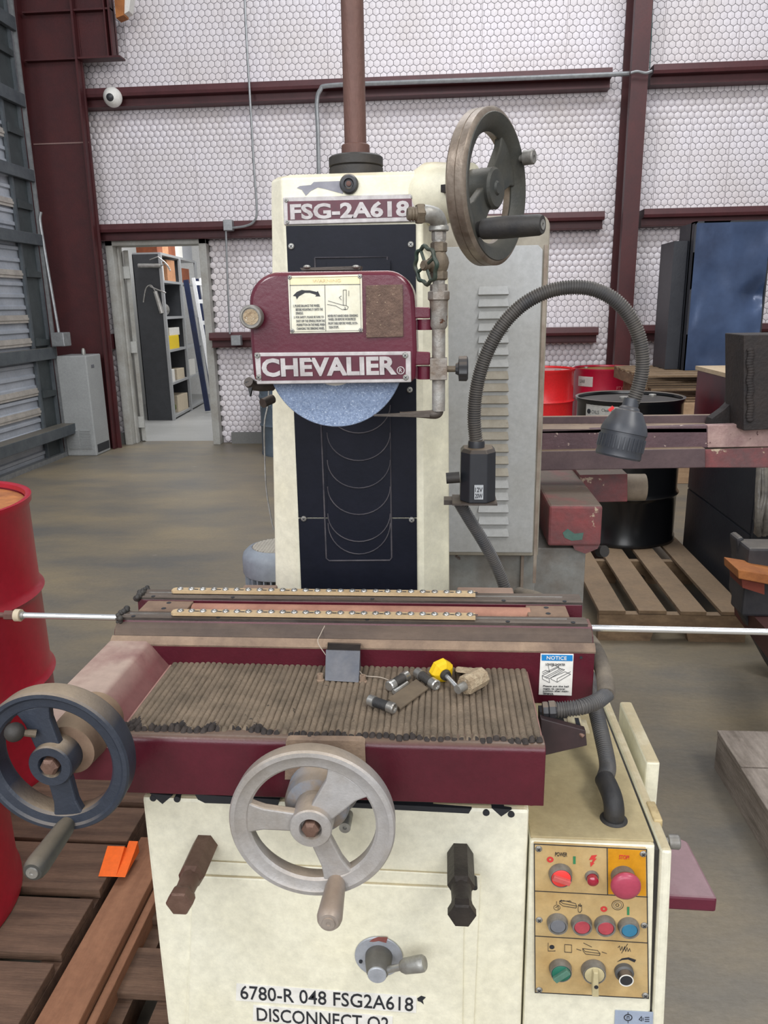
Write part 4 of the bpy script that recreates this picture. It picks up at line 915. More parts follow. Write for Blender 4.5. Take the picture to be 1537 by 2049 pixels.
# ---- conduit from the tray to the right, then down to the cabinet
cg = [at(1086, 1420, Y=1.0), at(1112, 1419, Y=1.0)]
obj('conduit_gland', LT(cg[0], cg[1]-cg[0], [(0, 0), (.011, 0), (.0115, .002), (.0115, .007), (.0105, .008), (.0125, .009), (.0125, .017), (.011, .019), (0, .019)], 8), blackpl, G, smooth=30)
hp = [at(1104, 1420, Y=1.0), at(1130, 1419, Y=1.0), at(1165, 1414, Y=1.0), at(1195, 1403, Y=1.02), at(1214, 1390, Y=1.06)]
obj('flexible_conduit', ribbed(hp, .0105, .0040, .09), hosemat, G)
hp = [at(1214, 1391, Y=1.055), at(1211, 1360, Y=1.09), at(1203, 1330, Y=1.13), at(1190, 1300, Y=1.19), at(1172, 1275, Y=1.27), V(.19, 1.36, .86), V(.15, 1.46, .84)]
obj('flexible_conduit', ribbed(hp, .0125, .0030, .05), hosedust, G)
# ---- column
rowsy = [(352, 543, 562, 845, 862), (430, 543, 566, 846, 863), (505, 544, 572, 846, 866), (560, 544, 575, 846, 897), (840, 545, 590, 847, 898), (1185, 552, 597, 849, 899)]
yf_, yo_, yb_ = 1.452, 1.485, 1.86
bm = NB(); rows = []
def colrow(y, a, b, c, d, dz=0, dzx=0):
    z = at(700, y, Y=yf_).z+dz
    ax, bx_, cx_, dx_ = at(a, y, Y=yo_).x, at(b, y, Y=yf_).x, at(c, y, Y=yf_).x, at(d, y, Y=yo_).x
    return [bm.verts.new(p) for p in ((bx_, yf_, z), (cx_, yf_, z), (dx_, yo_, z), (dx_, yb_, z), (ax, yb_, z), (ax, yo_, z))]
rows.append(colrow(344, 556, 580, 830, 850)); rows[-1]
for v in rows[0]: v.co.y = max(v.co.y, yf_+.012) if v.co.y < 1.6 else v.co.y
for r_ in rowsy: rows.append(colrow(*r_))
last = colrow(1185, 552, 597, 849, 899)
for v in last: v.co.z = .60
rows.append(last)
for a, b in zip(rows, rows[1:]):
    for i in range(6): bm.faces.new((a[i], a[(i+1) % 6], b[(i+1) % 6], b[i]))
bm.faces.new(rows[0]); bm.faces.new(rows[-1][::-1])
obj('column', bm, cream, G, smooth=0, bev=.003)
obj('chipped_patch', PR([at(x, y, Y=yf_-.0006) for x, y in ((594, 376), (600, 372), (622, 370), (628, 364), (652, 363), (684, 362), (690, 372), (686, 388), (668, 383), (650, 378), (636, 375), (622, 382), (612, 392), (604, 380))], (0, .003, 0)), primer, G, smooth=0)
# black cover plate and nested way covers
pY = yf_-.004
bp = obj('column_cover', quadY([(572, 452), (832, 448), (834, 1036), (597, 1036)], pY, .008), bellow, G, smooth=0, bev=.0008)
obj('column_cover', quadY([(597, 1038), (834, 1038), (835, 1190), (603, 1190)], pY-.0002, .008), bellow, G, smooth=0, bev=.0008)
fr = [(630, 516), (775, 514), (784, 1116), (780, 1121), (659, 1122), (653, 1117)]
fp_ = [at(x, y, Y=pY-.0005) for x, y in fr]
obj('cover_frame', TB(fp_+[fp_[0]], .0016, 8), edgem, G)
for i, yb in enumerate((866, 921, 976, 1029, 1083, 1108)):
    d = .0065-.001*i; xa, xb = 654+.5*i, 781; xc, hw = (xa+xb)/2, (xb-xa)/2
    top = 520 if i == 0 else (866, 921, 976, 1029, 1083)[i-1]-60
    dep = 56 if i < 5 else 62
    arc = [(xc+hw*math.cos(a), yb-dep+dep*math.sin(a)) for a in [PI*k/20 for k in range(21)]]
    lo = [(xa, top), (xb, top)]+[(x, y) for x, y in arc]
    pts = [at(x, y, Y=pY-d) for x, y in lo]
    cp = obj('sliding_cover', PR(pts, (0, .0008, 0)), bellow, G, smooth=0)
    obj('cover_lip', TB([at(x, y+.5, Y=pY-d) for x, y in arc], .0010, 6), edgem, cp)
for x, y in ((583, 493), (822, 489), (608, 1038), (824, 1040), (820, 780), (587, 780)): screwx(at(x, y, Y=pY-.0005), .0055, (0, -1, 0), G)
# FSG plate
fY = yf_-.006
fp = obj('name_plate', quadY([(566, 395), (831, 388), (832, 443), (568, 450)], fY, .006), plate_al, G, smooth=0, bev=.0015)
obj('enamel_field', quadY([(575, 403), (824, 397), (825, 434), (576, 441)], fY-.0004, .001), plate_maroon, fp, smooth=0)
text('FSG-2A618', (581, 424), (819, 417), 32, fY-.0004, fp, plate_al, .036, .0012)
for x, y in ((573, 401), (826, 394), (827, 437), (575, 444)): screwx(at(x, y, Y=fY-.0002), .0036, (0, -1, 0), fp)
p = at(699, 369, Y=yf_); obj('sight_plug', LT(p, (0, -1, 0), [(0, 0), (.0165, 0), (.0165, .006), (.014, .010), (.009, .011), (.007, .008), (0, .007)], 32), blackpl, G)
obj('plug_centre', LT(p+V(0, -.007, 0), (0, -1, 0), [(0, 0), (.0045, 0), (.0045, .003), (0, .004)], 16), rustpipe, G)
# collar and pipe on top
cY_ = 1.60; cxm = at(712, 310, Y=cY_).x; rc = (at(766, 310, Y=cY_).x-at(658, 310, Y=cY_).x)/2
zb = at(712, 346, Y=cY_-rc).z-.02; zm = at(712, 326, Y=cY_-rc).z; zt_ = at(712, 303, Y=cY_-rc).z
obj('top_collar', LT((cxm, cY_, 0), (0, 0, 1), [(0, zb-.02), (rc, zb-.02), (rc, zm-.002), (rc-.003, zm), (rc, zm+.002), (rc, zt_-.003), (rc-.004, zt_), (0, zt_)], 48), black, G)
r2 = rc*.52; z2 = at(712, 284, Y=cY_-r2).z
obj('pipe_flange', LT((cxm, cY_, 0), (0, 0, 1), [(0, zt_-.001), (r2, zt_-.001), (r2, z2-.002), (r2-.002, z2), (0, z2)], 36), rustpipe, G)
r3 = (at(731, 240, Y=cY_).x-at(687, 240, Y=cY_).x)/2
obj('screw_guard_pipe', LT((cxm, cY_, 0), (0, 0, 1), [(0, z2-.001), (r3, z2-.001), (r3, 1.95), (r3*.985, 1.952), (r3*.985, 2.3), (0, 2.3)], 32), rustpipe, G)
# ---- elevating handwheel
wn = Vector((.877, -.48, 0)).normalized(); wC = at(978, 378, Y=1.43)
cu0 = at(868, 405, Y=1.60); 
bs = wC-wn*.20
obj('wheel_boss', LT(wC, wn, [(0, -.15), (.040, -.15), (.054, -.118), (.053, -.10), (.047, -.06), (.0445, -.03), (0, -.03)], 40), cream, G)
obj('boss_clamp', obx(NB(), at(899, 377, Y=1.41)+V(0, 0, 0), wn, (0, 0, 1), wn.cross(V(0, 0, 1)), .012, .006, .008), blackpost, G, smooth=0)
hub_back = wC-wn*.035
hw = obj('elevating_handwheel', LT(wC, wn, [(.122, -.018), (.126, -.014), (.126, -.001), (.1245, 0), (.126, .001), (.126, .013), (.122, .016), (.1, .016)][:7]+[(.118, .017), (.096, .010), (.090, .0), (.092, -.014), (.100, -.018)], 72, True), wheelrim, G, smooth=30)
u_, v_, n_ = basis(wn)
obj('rim_face', LT(wC, wn, [(.1185, .0165), (.117, .0185), (.097, .0115), (.089, .002), (.0905, -.002), (.098, .008)], 72, True), wheelface, hw, smooth=60)
def spoke(C0, wn, ang, r0, r1, w0, w1, th0, m, par, off=0, n='spoke'):
    u, v, nn = basis(wn); a = math.radians(ang); d = u*math.cos(a)+v*math.sin(a); s = nn.cross(d)
    C0 = V(C0)+nn*off; k = 6; pts = []
    for i in range(k+1):
        t = i/k; w = w0+(w1-w0)*t+ (.35*w1*max(0, t-.72)/.28); pts.append(C0+d*(r0+(r1-r0)*t)+s*w/2)
    for i in range(k, -1, -1):
        t = i/k; w = w0+(w1-w0)*t+(.35*w1*max(0, t-.72)/.28); pts.append(C0+d*(r0+(r1-r0)*t)-s*w/2)
    return obj(n, PR([p-nn*th0/2 for p in pts], nn*th0), m, par, smooth=0, bev=min(th0, .008)*.3)
spoke(wC, wn, 38, .015, .094, .046, .088, .014, wheelface, hw)
spoke(wC, wn, 222, .015, .094, .040, .058, .014, wheelface, hw)
obj('hub', LT(wC, wn, [(0, -.035), (.034, -.035), (.034, .012), (.030, .016), (.012, .016), (.009, .019), (0, .019)], 40), wheelface, hw)
a = math.radians(228); pb = wC+(u_*math.cos(a)+v_*math.sin(a))*.095+wn*.012
tgt = at(1066, 442, Y=(pb+wn*.1).y)
obj('handle', LT(pb, wn, [(0, 0), (.012, 0), (.0125, .005), (.0165, .01), (.0178, .045), (.0172, .08), (.0165, .108), (.014, .114), (0, .114)], 32), black, hw)
obj('handle_screw', LT(pb+wn*.1135, wn, [(0, 0), (.008, 0), (.008, .0015), (.003, .0015), (.0028, .0005), (0, .0005)], 20), zinc, hw)
a = math.radians(32); pk = wC+(u_*math.cos(a)+v_*math.sin(a))*.112+wn*.014
obj('lock_knob', LT(pk, wn, [(0, 0), (.006, 0), (.006, .008), (.0125, .009), (.0125, .026), (.011, .028), (.003, .028), (.003, .024), (0, .024)], 28), bezel, hw)
# ---- wheel guard
gY0, gY1 = 1.115, 1.20
def guardpts():
    out = []
    def arc(cx, cy, rx, ry, a0, a1, n=8):
        for i in range(n+1):
            a = math.radians(a0+(a1-a0)*i/n); out.append((cx+rx*math.cos(a), cy-ry*math.sin(a)))
    arc(775, 603, 55, 62, 0, 90); arc(560, 604, 62, 60, 90, 180); 
    out.extend([(500, 680), (506, 750)]); arc(520, 752, 13, 13, 190, 270, 3); arc(818, 752, 13, 13, 270, 355, 3); out.extend([(834, 700), (832, 640)])
    return out
gp_ = [at(x, y, Y=gY0) for x, y in guardpts()]
gd = obj('wheel_guard', PR(gp_, (0, gY1-gY0, 0)), maroon_guard, G, smooth=40, bev=.006)
obj('spindle_housing', CY_((at(672, 700, Y=1.2).x, 1.20, 1.34), (at(672, 700, Y=1.2).x, 1.45, 1.34), .07, seg=40), bellow, G)
# name plate on the guard
nY = gY0-.003
npn = obj('name_plate', quadY([(509, 706), (822, 703), (823, 765), (514, 769)], nY, .005), plate_al, G, smooth=0, bev=.0012)
obj('enamel_field', quadY([(521, 713), (812, 710), (812, 758), (523, 762)], nY-.0004, .001), plate_maroon, npn, smooth=0)
text('CHEVALIER', (524, 736), (794, 731), 37, nY-.0004, npn, plate_al, .038, .0014, 1.0)
text('R', (799, 741), (805, 741), 8, nY-.0004, npn, plate_al, .01, .0012)
obj('ring', LT(at(802, 741, Y=nY), (0, -1, 0), [(.0045, 0), (.0056, 0), (.0056, .0014), (.0045, .0014)], 24, True), plate_al, npn)
for x, y in ((515, 711), (811, 711), (812, 755), (518, 755)): screwx(at(x, y, Y=nY-.0004), .0042, (0, -1, 0), npn)
# warning plate
wY = gY0-.002
wp = obj('warning_plate', quadY([(576, 552), (724, 549), (726, 664), (581, 667)], wY, .003), label_pl, G, smooth=0)
obj('band', quadY([(579, 555), (721, 552), (721, 568), (580, 570)], wY-.0003, .0005), ivory2, wp, smooth=0)
bm = inkline([(580, 571), (721, 569)], .8, wY-.0003, wp, keep=True); inkline([(650, 570), (652, 663)], .8, wY-.0003, wp, bm=bm, keep=True)
inkline([(580, 556), (720, 553), (723, 661), (583, 664)], .6, wY-.0003, wp, closed=True, bm=bm, keep=True)
obj('plate_lines', bm, ink, wp, smooth=0)
obj('rotation_arrow', PR([at(x, y, Y=wY-.0004) for x, y in ((586, 592), (594, 584), (604, 580), (610, 581), (620, 581), (634, 584), (636, 582), (641, 593), (631, 593), (633, 590), (620, 586), (610, 586), (605, 589), (598, 593), (594, 599), (592, 593))], (0, .0003, 0)), ink, wp, smooth=0)
bm = inkline([(687, 580), (693, 580), (693, 611), (687, 611)], .8, wY-.0003, wp, closed=True, keep=True)
for l in (((657, 602), (684, 610), (692, 611), (697, 614), (695, 619), (688, 618)), ((655, 609), (672, 612), (684, 619), (692, 620), (690, 614)), ((698, 582), (698, 592)), ((683, 592), (679, 595), (683, 600))): inkline(l, .8, wY-.0003, wp, bm=bm, keep=True)
obj('hand_drawing', bm, ink, wp, smooth=0)
text('WARNING', (626, 562), (682, 561), 6, wY-.0003, wp, mk('faint_print', (226, 206, 158), rough=.6))
for s, x0_, x1_, y in (('1. PLEASE BALANCE THE WHEEL', 587, 640, 612), ('BEFORE MOUNTING IT ONTO THE', 592, 646, 619.5), ('SPINDLE.', 592, 607, 627), ('2. FOR SAFETY, PLEASE BE SURE TO', 588, 648, 635), ('SHUT OFF THE SPINDLE FROM THE', 593, 650, 642.5), ('PUSHBUTTON ON THE PANEL WHEN', 594, 650, 650), ('CHANGING THE GRINDING WHEEL.', 594, 650, 657.5),
                     ('NEVER PUT HANDS NEAR GRINDING', 656, 716, 632), ('WHEEL OR REMOVE WORKPIECES', 657, 712, 639), ('FROM TABLE BEFORE WHEEL ROTA-', 657, 716, 647), ('TION STOPS.', 658, 678, 655)):
    text(s, (x0_, y), (x1_, y-.8), 5, wY-.0003, wp, greyink)
for x, y in ((580, 555), (720, 553), (722, 660), (585, 662)): screwx(at(x, y, Y=wY), .003, (0, -1, 0), wp)
# abrasive pad, top hook, knob, hinges
bm = NB(); g_ = rrect(1, 1, .02, 2)
obj('adhesive_pad', quadY([(732, 571), (806, 569), (807, 674), (733, 676)], gY0-.003, .004), foam, G, smooth=0, bev=.001)
o = obj('top_clip', quadY([(600, 536), (722, 532), (720, 540), (604, 541)], gY0+.02, .03), steel_dark, G, smooth=0)
for x in (614, 712): obj('clip_screw', sph(NB(), at(x, 534, Y=gY0+.02), .0045, 12, (1.2, 1.2, .6)), zinc, o)
p = at(505, 634, Y=gY0-.01); kn_ = LT(p+V(0, .02, 0), (0, -1, 0), [(0, -.01), (.010, -.01), (.010, .012), (.0155, .014), (.0165, .018), (.0165, .028), (.015, .031), (.0125, .031), (.012, .029), (0, .029)], 36)
kb = obj('guard_knob', kn_, bezel, G)
obj('knob_face', LT(p+V(0, -.0087, 0), (0, -1, 0), [(0, 0), (.011, 0), (.011, .001), (0, .0018)], 24), corkst, kb)
for y0_, y1_ in ((614, 660), (703, 758)):
    ym = (y0_+y1_)/2
    obj('hinge', hexa(NB(), [at(x, y, Y=Y) for x, y, Y in ((828, ym, 1.12), (861, ym, 1.12), (861, ym, 1.15), (828, ym, 1.15), (828, y0_, 1.12), (861, y0_+1, 1.12), (861, y0_+1, 1.15), (828, y0_, 1.15))]), maroon_guard, G, smooth=0, bev=.002)
    xa = at(838, ym+3, Y=1.135); xb = at(862, ym+3, Y=1.135); c0 = at(850, ym+2, Y=1.135); c1 = at(850, y1_, Y=1.135)
    obj('hinge_barrel', CY_(c1, c0, .0115, seg=24), maroon_guard, G)
    obj('hinge_leaf', quadY([(828, ym+4), (842, ym+4), (842, y1_), (828, y1_)], 1.13, .02), maroon_guard, G, smooth=0)
# grinding wheel
wc = at(672, 716, Y=1.155); Rw = 137/FPX*1.155*1.035/ (1.155/ (1.155*.985))
Rw = (wc.z-at(680, 852, Y=1.155).z)
gw_ = obj('grinding_wheel', LT((wc.x, 1.145, wc.z), (0, 1, 0), [(0, 0), (Rw-.001, 0), (Rw, .0012), (Rw, .021), (Rw-.001, .022), (0, .022)], 120), stone, G, smooth=30)
obj('wheel_blotter', LT((wc.x, 1.1445, wc.z), (0, -1, 0), [(0, 0), (.040, 0), (.040, .0008), (0, .0008)], 48), white_pl, gw_)
# ---- small dark lever left of guard
obj('clamp_lever', TB(smoothpts([at(545, 772, Y=1.22), at(520, 773, Y=1.2), at(505, 770, Y=1.19), at(497, 764, Y=1.18)], 4), .008, 10), steel_dark, G)
obj('clamp_lever_tip', PR([at(x, y, Y=1.18) for x, y in ((490, 764), (503, 762), (505, 772), (500, 794), (496, 776))], (0, .01, 0)), blackpl, G, smooth=0)
obj('coolant_stub', CY_(at(545, 798, Y=1.3), at(526, 807, Y=1.28), .008), steel_dark, G)
obj('thin_line', TB(smoothpts([at(x, y, Y=1.4) for x, y in ((538, 780), (536, 810), (529, 850), (530, 920), (533, 980), (543, 1040), (548, 1060))], 5), .0016, 6), zinc, G)
# ---- coolant pipe with valve
PY = 1.13; PXc = at(878, 600, Y=PY).x; SC = 1.12/FPX
def pz(y): return at(878, y, Y=PY).z
def vseg(n, rows, m, seg=24, par=G): return obj(n, LT((PXc, PY, 0), (0, 0, 1), [(0, pz(rows[-1][0]))]+[(w/2*SC, pz(y)) for y, w in rows[::-1]]+[(0, pz(rows[0][0]))], seg), m, par, smooth=30)
cp_ = obj('coolant_pipe', LT((PXc, PY, 0), (0, 0, 1), [(0, pz(822)), (13*SC, pz(822)), (13*SC, pz(655)), (0, pz(655))], 24), galv_old, G)
el = smoothpts([at(838, 428, Y=1.11), at(856, 428, Y=1.112), at(872, 434, Y=1.12), at(878, 448, Y=1.13), at(878, 462, Y=PY)], 5)
obj('pipe_elbow', TB(el, 16*SC, 20), zinc, cp_)
vseg('elbow_collar', [(452, 36), (454, 38), (461, 38), (463, 34)], zinc, par=cp_)
a = at(815, 428, Y=1.105); b = at(845, 428, Y=1.11)
obj('threaded_nipple', LT(a, b-a, [(0, 0), (10*SC, 0), (13*SC, .004), (11.5*SC, .006), (13*SC, .008), (11.5*SC, .010), (13*SC, .012), (13*SC, .014), (0, .014)], 24), brass_dirty, cp_)
obj('nipple_nut', LT(a+(b-a)*.6, b-a, [(0, 0), (18*SC, 0), (19*SC, .002), (19*SC, .009), (17*SC, .011), (0, .011)], 6), brass_dirty, cp_, smooth=20)
vseg('hex_nut', [(463, 26), (465, 28), (480, 28), (482, 26)], galv_old, 6, cp_)
vseg('short_nipple', [(480, 24), (492, 24)], galv_old, par=cp_)
vseg('valve_nut', [(484, 26), (487, 32), (503, 32), (506, 26)], brass_dirty, 6, cp_)
vb = obj('valve_body', LT((PXc, PY, 0), (0, 0, 1), [(0, pz(550))]+[(w/2*SC, pz(y)) for y, w in ((550, 26), (543, 30), (536, 36), (526, 40), (516, 36), (508, 28), (502, 24))]+[(0, pz(502))], 28), brass_dirty, cp_)
vseg('valve_nut', [(541, 28), (544, 34), (558, 34), (561, 28)], brass_dirty, 6, cp_)
vseg('union', [(560, 24), (568, 24), (569, 34), (583, 34), (584, 24)], galv_old, 8, cp_)
vseg('union', [(582, 36), (584, 42), (599, 42), (602, 36), (606, 35), (652, 34), (658, 28)], galv_old, 12, cp_)
obj('pipe_block', B(PXc-17*SC, PXc+17*SC, PY-.014, PY+.014, pz(759), pz(716)), galv_old, cp_, smooth=0, bev=.001)
vw_n = Vector((-.78, -.6, -.1)).normalized(); vwc = at(852, 531, Y=1.112)
obj('valve_stem', LT(at(872, 529, Y=PY), vwc-at(872, 529, Y=PY), [(0, 0), (.011, 0), (.010, .010), (.006, .014), (.0045, .03), (0, .03)], 16), brass_dirty, cp_)
gw2 = mk('dark_green_valve_wheel', (38, 58, 50), (62, 62, 52), 30, .5)
Rv = 33*SC
o = obj('valve_wheel', LT(vwc, vw_n, [(Rv+.0028*math.cos(t), .0032*math.sin(t)) for t in [PI*k/4 for k in range(8)]], 48, True, wob=lambda t: 1+.07*math.cos(8*t)), gw2, cp_, smooth=60)
uv_, vv_, _ = basis(vw_n)
for k_ in range(4):
    a = k_*PI/2+.4; d = uv_*math.cos(a)+vv_*math.sin(a); obj('valve_spoke', CY_(vwc, vwc+d*Rv, .0022, seg=8), gw2, cp_)
obj('valve_hub', LT(vwc, vw_n, [(0, -.003), (.007, -.003), (.007, .004), (.004, .005), (0, .005)], 16), brass_dirty, cp_)
kk = at(924, 738, Y=PY)
obj('knob_stem', CY_((PXc+17*SC, PY, kk.z), (kk.x, PY, kk.z), .0045, seg=12, up=(0, 1, 0)), brass_dirty, cp_)
obj('flow_knob', LT((kk.x-.009, PY, kk.z), (1, 0, 0), [(0, 0), (.007, 0), (.009, .004), (.0172, .005), (.0175, .016), (.015, .018), (0, .018)], 40, wob=lambda t: 1+.05*math.cos(9*t)), blackpl, cp_)
nz_pts = smoothpts([at(877, 815, Y=PY), at(877, 825, Y=PY), at(868, 829, Y=PY-.002), at(840, 829, Y=PY-.006), at(800, 829, Y=PY-.01)], 5)
obj('nozzle_bend', TB(nz_pts, 10*SC, 16, lambda i: 10*SC if i < 9 else 10*SC*max(.5, 1-(i-9)*.05)), steel_dark, cp_)
obj('nozzle_tip', hexa(NB(), [at(x, y, Y=Y) for x, y, Y in ((748, 833, 1.115), (860, 835, 1.115), (860, 835, 1.128), (748, 833, 1.12), (748, 830, 1.115), (860, 823, 1.115), (860, 823, 1.128), (748, 829, 1.12))]), steel_dark, cp_, smooth=0)
# ---- front handwheels
def handwheel(name, c, R, mrim, spokes, hubR, handle_px, hl, hr, hm, inner=.765, depth=.026, lab=None, tipm=None):
    n = (0, -1, 0)
    prf = [(R-.004, -depth), (R-.001, -depth*.8), (R, -.003), (R-.002, 0), (R*.93, .0005), (R*.90, -.002), (R*(inner+.03), -.003), (R*inner, -.006), (R*(inner+.0), -depth*.75), (R*(inner+.04), -depth)]
    h = obj(name, LT(c, n, prf, 96, True), mrim, G, smooth=35)
    for a, w0, w1 in spokes: spoke(c, n, a, hubR*.6, R*(inner+.03), w0, w1, .012, mrim, h, off=-.010)
    obj('hub', LT(c, n, [(0, -.03), (hubR, -.03), (hubR, .004), (hubR-.0015, .006), (hubR*.55, .006), (hubR*.5, .004), (hubR*.5, -.004), (0, -.004)], 40), mrim, h)
    obj('hub_bolt', LT(V(c)+V(0, .004, 0), n, [(0, 0), (hubR*.42, 0), (hubR*.42, .011), (hubR*.3, .015), (0, .016)], 6), hexbrown, h, smooth=20)
    pb = at(*handle_px, Y=c[1])
    hd = obj('handle', LT(pb, n, [(0, -.006), (hr*.75, -.006), (hr*.8, 0), (hr*.88, .006), (hr*1.0, hl*.6), (hr*1.06, hl*.85), (hr*.98, hl-.004), (hr*.8, hl), (0, hl+.001)], 36), hm, h, smooth=50)
    obj('handle_end', LT(pb+V(0, -hl-.0005, 0), n, [(0, 0), (hr*.55, 0), (hr*.52, .0015), (hr*.2, .0015), (hr*.18, .0005), (0, .0005)], 24), tipm or hm, h)
    return h
c1 = at(623, 1655, Y=.80); Rs = (at(790, 1655, Y=.8).x-at(457, 1655, Y=.8).x)/2
c1 = Vector((c1.x, .80, c1.z+.001))
handwheel('cross_feed_handwheel', c1, Rs, silverwheel, [(176, .026, .034), (52, .030, .052), (-68, .026, .030)], .0262, (672, 1770), .062, .0145, mk('dusty_silver_grip', (160, 150, 142), (146, 134, 124), 20, .45, .2, dust=(160, 140, 122)))
obj('feed_boss', LT((c1.x, .885, c1.z-.0), (0, -1, 0), [(0, 0), (.042, 0), (.042, .04), (.039, .046), (.030, .050), (0, .050)], 40), mk('blue_grey_boss', (132, 146, 164), (150, 132, 112), 26, .6, bump=.1, dust=(164, 148, 130)), G)
obj('feed_boss', LT((c1.x, .838, c1.z), (0, -1, 0), [(0, 0), (.027, 0), (.025, .016), (0, .016)], 40), silverwheel, G)
obj('feed_boss', CY_((c1.x+.004, .93, c1.z+.0), (c1.x+.004, .88, c1.z), .047, seg=40), mk('grey_boss_back', (134, 136, 136), (112, 104, 96), 24, .6), G)
p = at(690, 1657, Y=.9); obj('set_screw', LT(p, (0, -1, 0), [(0, -.03), (.008, -.03), (.008, 0), (.003, 0), (.003, -.003), (0, -.003)], 20), zinc, G)
c2 = at(104, 1529, Y=.80); Rd = at(254, 1515, Y=.8).x-c2.x
h2 = handwheel('table_handwheel', c2, Rd, navywheel, [(104, .032, .036), (-83, .030, .030)], .0275, (133, 1652), .083, .0135, mk('dusty_black_grip', (70, 68, 62), (56, 56, 54), 20, .55, dust=(116, 106, 92), dust_amt=.8), depth=.034, tipm=steel)
obj('table_wheel_boss', LT(c2+V(.010, .11, .004), (0, -1, 0), [(0, 0), (.036, 0), (.036, .05), (.033, .085), (0, .085)], 36), mk('dusty_brown_boss', (138, 116, 96), (112, 88, 72), 16, .8, dust=(150, 128, 104)), G)
obj('table_wheel_mount', B(c2.x-.03, c2.x+.012, .895, 1.0, .80, .868), maroon_dusty, G, smooth=0, bev=.01)
kb = at(29, 1465, Y=.79); ks = at(72, 1468, Y=.80)
obj('ball_lever', CY_(kb, ks, .0035, .005, seg=10), brass_dirty, h2); obj('ball_knob', sph(NB(), kb, .0118, 20), black, h2)
# ---- hexagonal stop bars
for px, py, ye, m, ang in ((411, 1690, .813, hexbrown, 0), (921, 1707, .812, hexblack, 0)):
    c = at(px, py, Y=.93); L = .93-ye
    bm = LT(c+V(0, .002, 0), (0, -1, 0), [(0, 0), (.0185, 0), (.0185, L-.052), (.015, L-.045), (0, L-.044)], 6)
    hb = obj('hex_bar', bm, m, G, smooth=20)
    obj('neck', LT(c, (0, -1, 0), [(0, L-.049), (.0140, L-.049), (.0132, L-.035), (.0130, L-.028), (.0145, L-.018), (0, L-.018)], 24), m, hb)
    obj('hex_head', LT(c, (0, -1, 0), [(0, L-.022), (.0150, L-.021), (.0182, L-.014), (.0182, L-.003), (.0165, L), (0, L+.001)], 6), m, hb, smooth=20)
p = at(950, 1777, Y=.9); obj('cover_screw', LT(p, (0, -1, 0), [(0, -.02), (.004, -.02), (.004, 0), (0, 0)], 14), black, G)
# ---- dial with lever
dc = at(758, 1913, Y=.920); Rr = at(806, 1913, Y=.92).x-dc.x
dl_ = obj('valve_dial', LT(dc, (0, -1, 0), [(0, 0), (Rr, 0), (Rr, .0018), (Rr-.001, .0025), (0, .0025)], 56), mk('dial_aluminium', (178, 182, 190), (160, 164, 172), 30, .42, .3), G)
obj('dial_mark', PR([at(x, y, Y=.9172) for x, y in ((739, 1884), (748, 1878), (758, 1875), (776, 1876), (773, 1887), (758, 1883), (747, 1885))], (0, .0004, 0)), mk('dull_red_mark', (132, 78, 72), rough=.5), dl_, smooth=0)
obj('dial_pin', CY_(at(722, 1923, Y=.917), at(722, 1923, Y=.917)+V(0, -.002, 0), .0026, seg=14), ink, dl_)
kc = dc+V(.0005, 0, .002)
kn_ = obj('dial_knob', LT(kc, (0, -1, 0), [(0, 0), (.0200, .0026), (.0195, .012), (.016, .03), (.0135, .034), (0, .034)], 36), mk('knob_grey', (104, 102, 98), (90, 88, 84), 24, .5, .3), G)
obj('knob_cap', LT(kc+V(0, -.034, 0), (0, -1, 0), [(0, 0), (.0135, 0), (.0135, .002), (.0125, .003), (0, .003)], 32), MATS['dial_aluminium'], kn_)
la = at(768, 1942, Y=.895); lb = at(803, 1934, Y=.885); lc = at(850, 1927, Y=.878)
obj('lever_arm', CY_(la, lb, .0052, seg=16), steel, kn_); obj('lever_grip', LT(lb, lc-lb, [(0, 0), (.0075, 0), (.0105, .006), (.0115, .03), (.0112, (lc-lb).length-.003), (.009, (lc-lb).length), (0, (lc-lb).length)], 24), zinc, kn_)
# ---- asset labels
lY = .920
l1 = obj('asset_label', quadY([(473, 1968), (834, 1994), (833, 2027), (472, 2002)], lY, .0008), white_pl, G, smooth=0)
text('6780-R 048 FSG2A618', (481, 1985), (827, 2010), 27, lY-.0002, l1, ink, .004)
l2 = obj('asset_label', quadY([(507, 2011), (786, 2034), (785, 2066), (506, 2043)], lY, .0008), white_pl, G, smooth=0)
text('DISCONNECT O2', (514, 2029), (778, 2049), 26, lY-.0002, l2, ink, .004)
obj('chipped_spot', PR([at(x, y, Y=.9203) for x, y in ((835, 1998), (843, 1993), (852, 1996), (846, 2002), (848, 2010), (842, 2005), (836, 2003))], (0, .0006, 0)), ink, G, smooth=0)
# ================================================================== CONTROL CABINET
K = thing('control_cabinet', 'cream control cabinet with tan button panel, right side of the grinder', 'control cabinet', (.22, 1.3, 0))
kx0, kx1 = at(1059, 1665, Y=.93).x+.002, at(1312, 1690, Y=.93).x
kz = at(1300, 1690, Y=.93).z
wid = at(1314, 2049, Y=.93).x
bm = hexa(NB(), [(kx0, .93, .0), (wid+.01, .93, 0), (wid, 1.66, 0), (kx0, 1.66, 0), (kx0, .93, kz), (kx1, .93, kz), (kx1, 1.66, kz), (kx0, 1.66, kz)])
obj('body', bm, cream, K, smooth=0, bev=.005)
obj('top_plate', B(kx0+.001, kx1-.001, .936, 1.655, kz-.001, kz+.0025), cream_dusty, K, smooth=0, bev=.001)
dx0, dx1, dx2 = kx1+.007, at(1343, 1710, Y=.93).x, at(1343, 2049, Y=.93).x
obj('side_door', hexa(NB(), [(wid+.006, .925, 0), (dx2+.004, .925, 0), (dx2+.004, 1.64, 0), (wid+.006, 1.64, 0), (dx0, .925, kz-.004), (dx1, .925, kz-.004), (dx1, 1.64, kz-.004), (dx0, 1.64, kz-.004)]), cream, K, smooth=0, bev=.005)
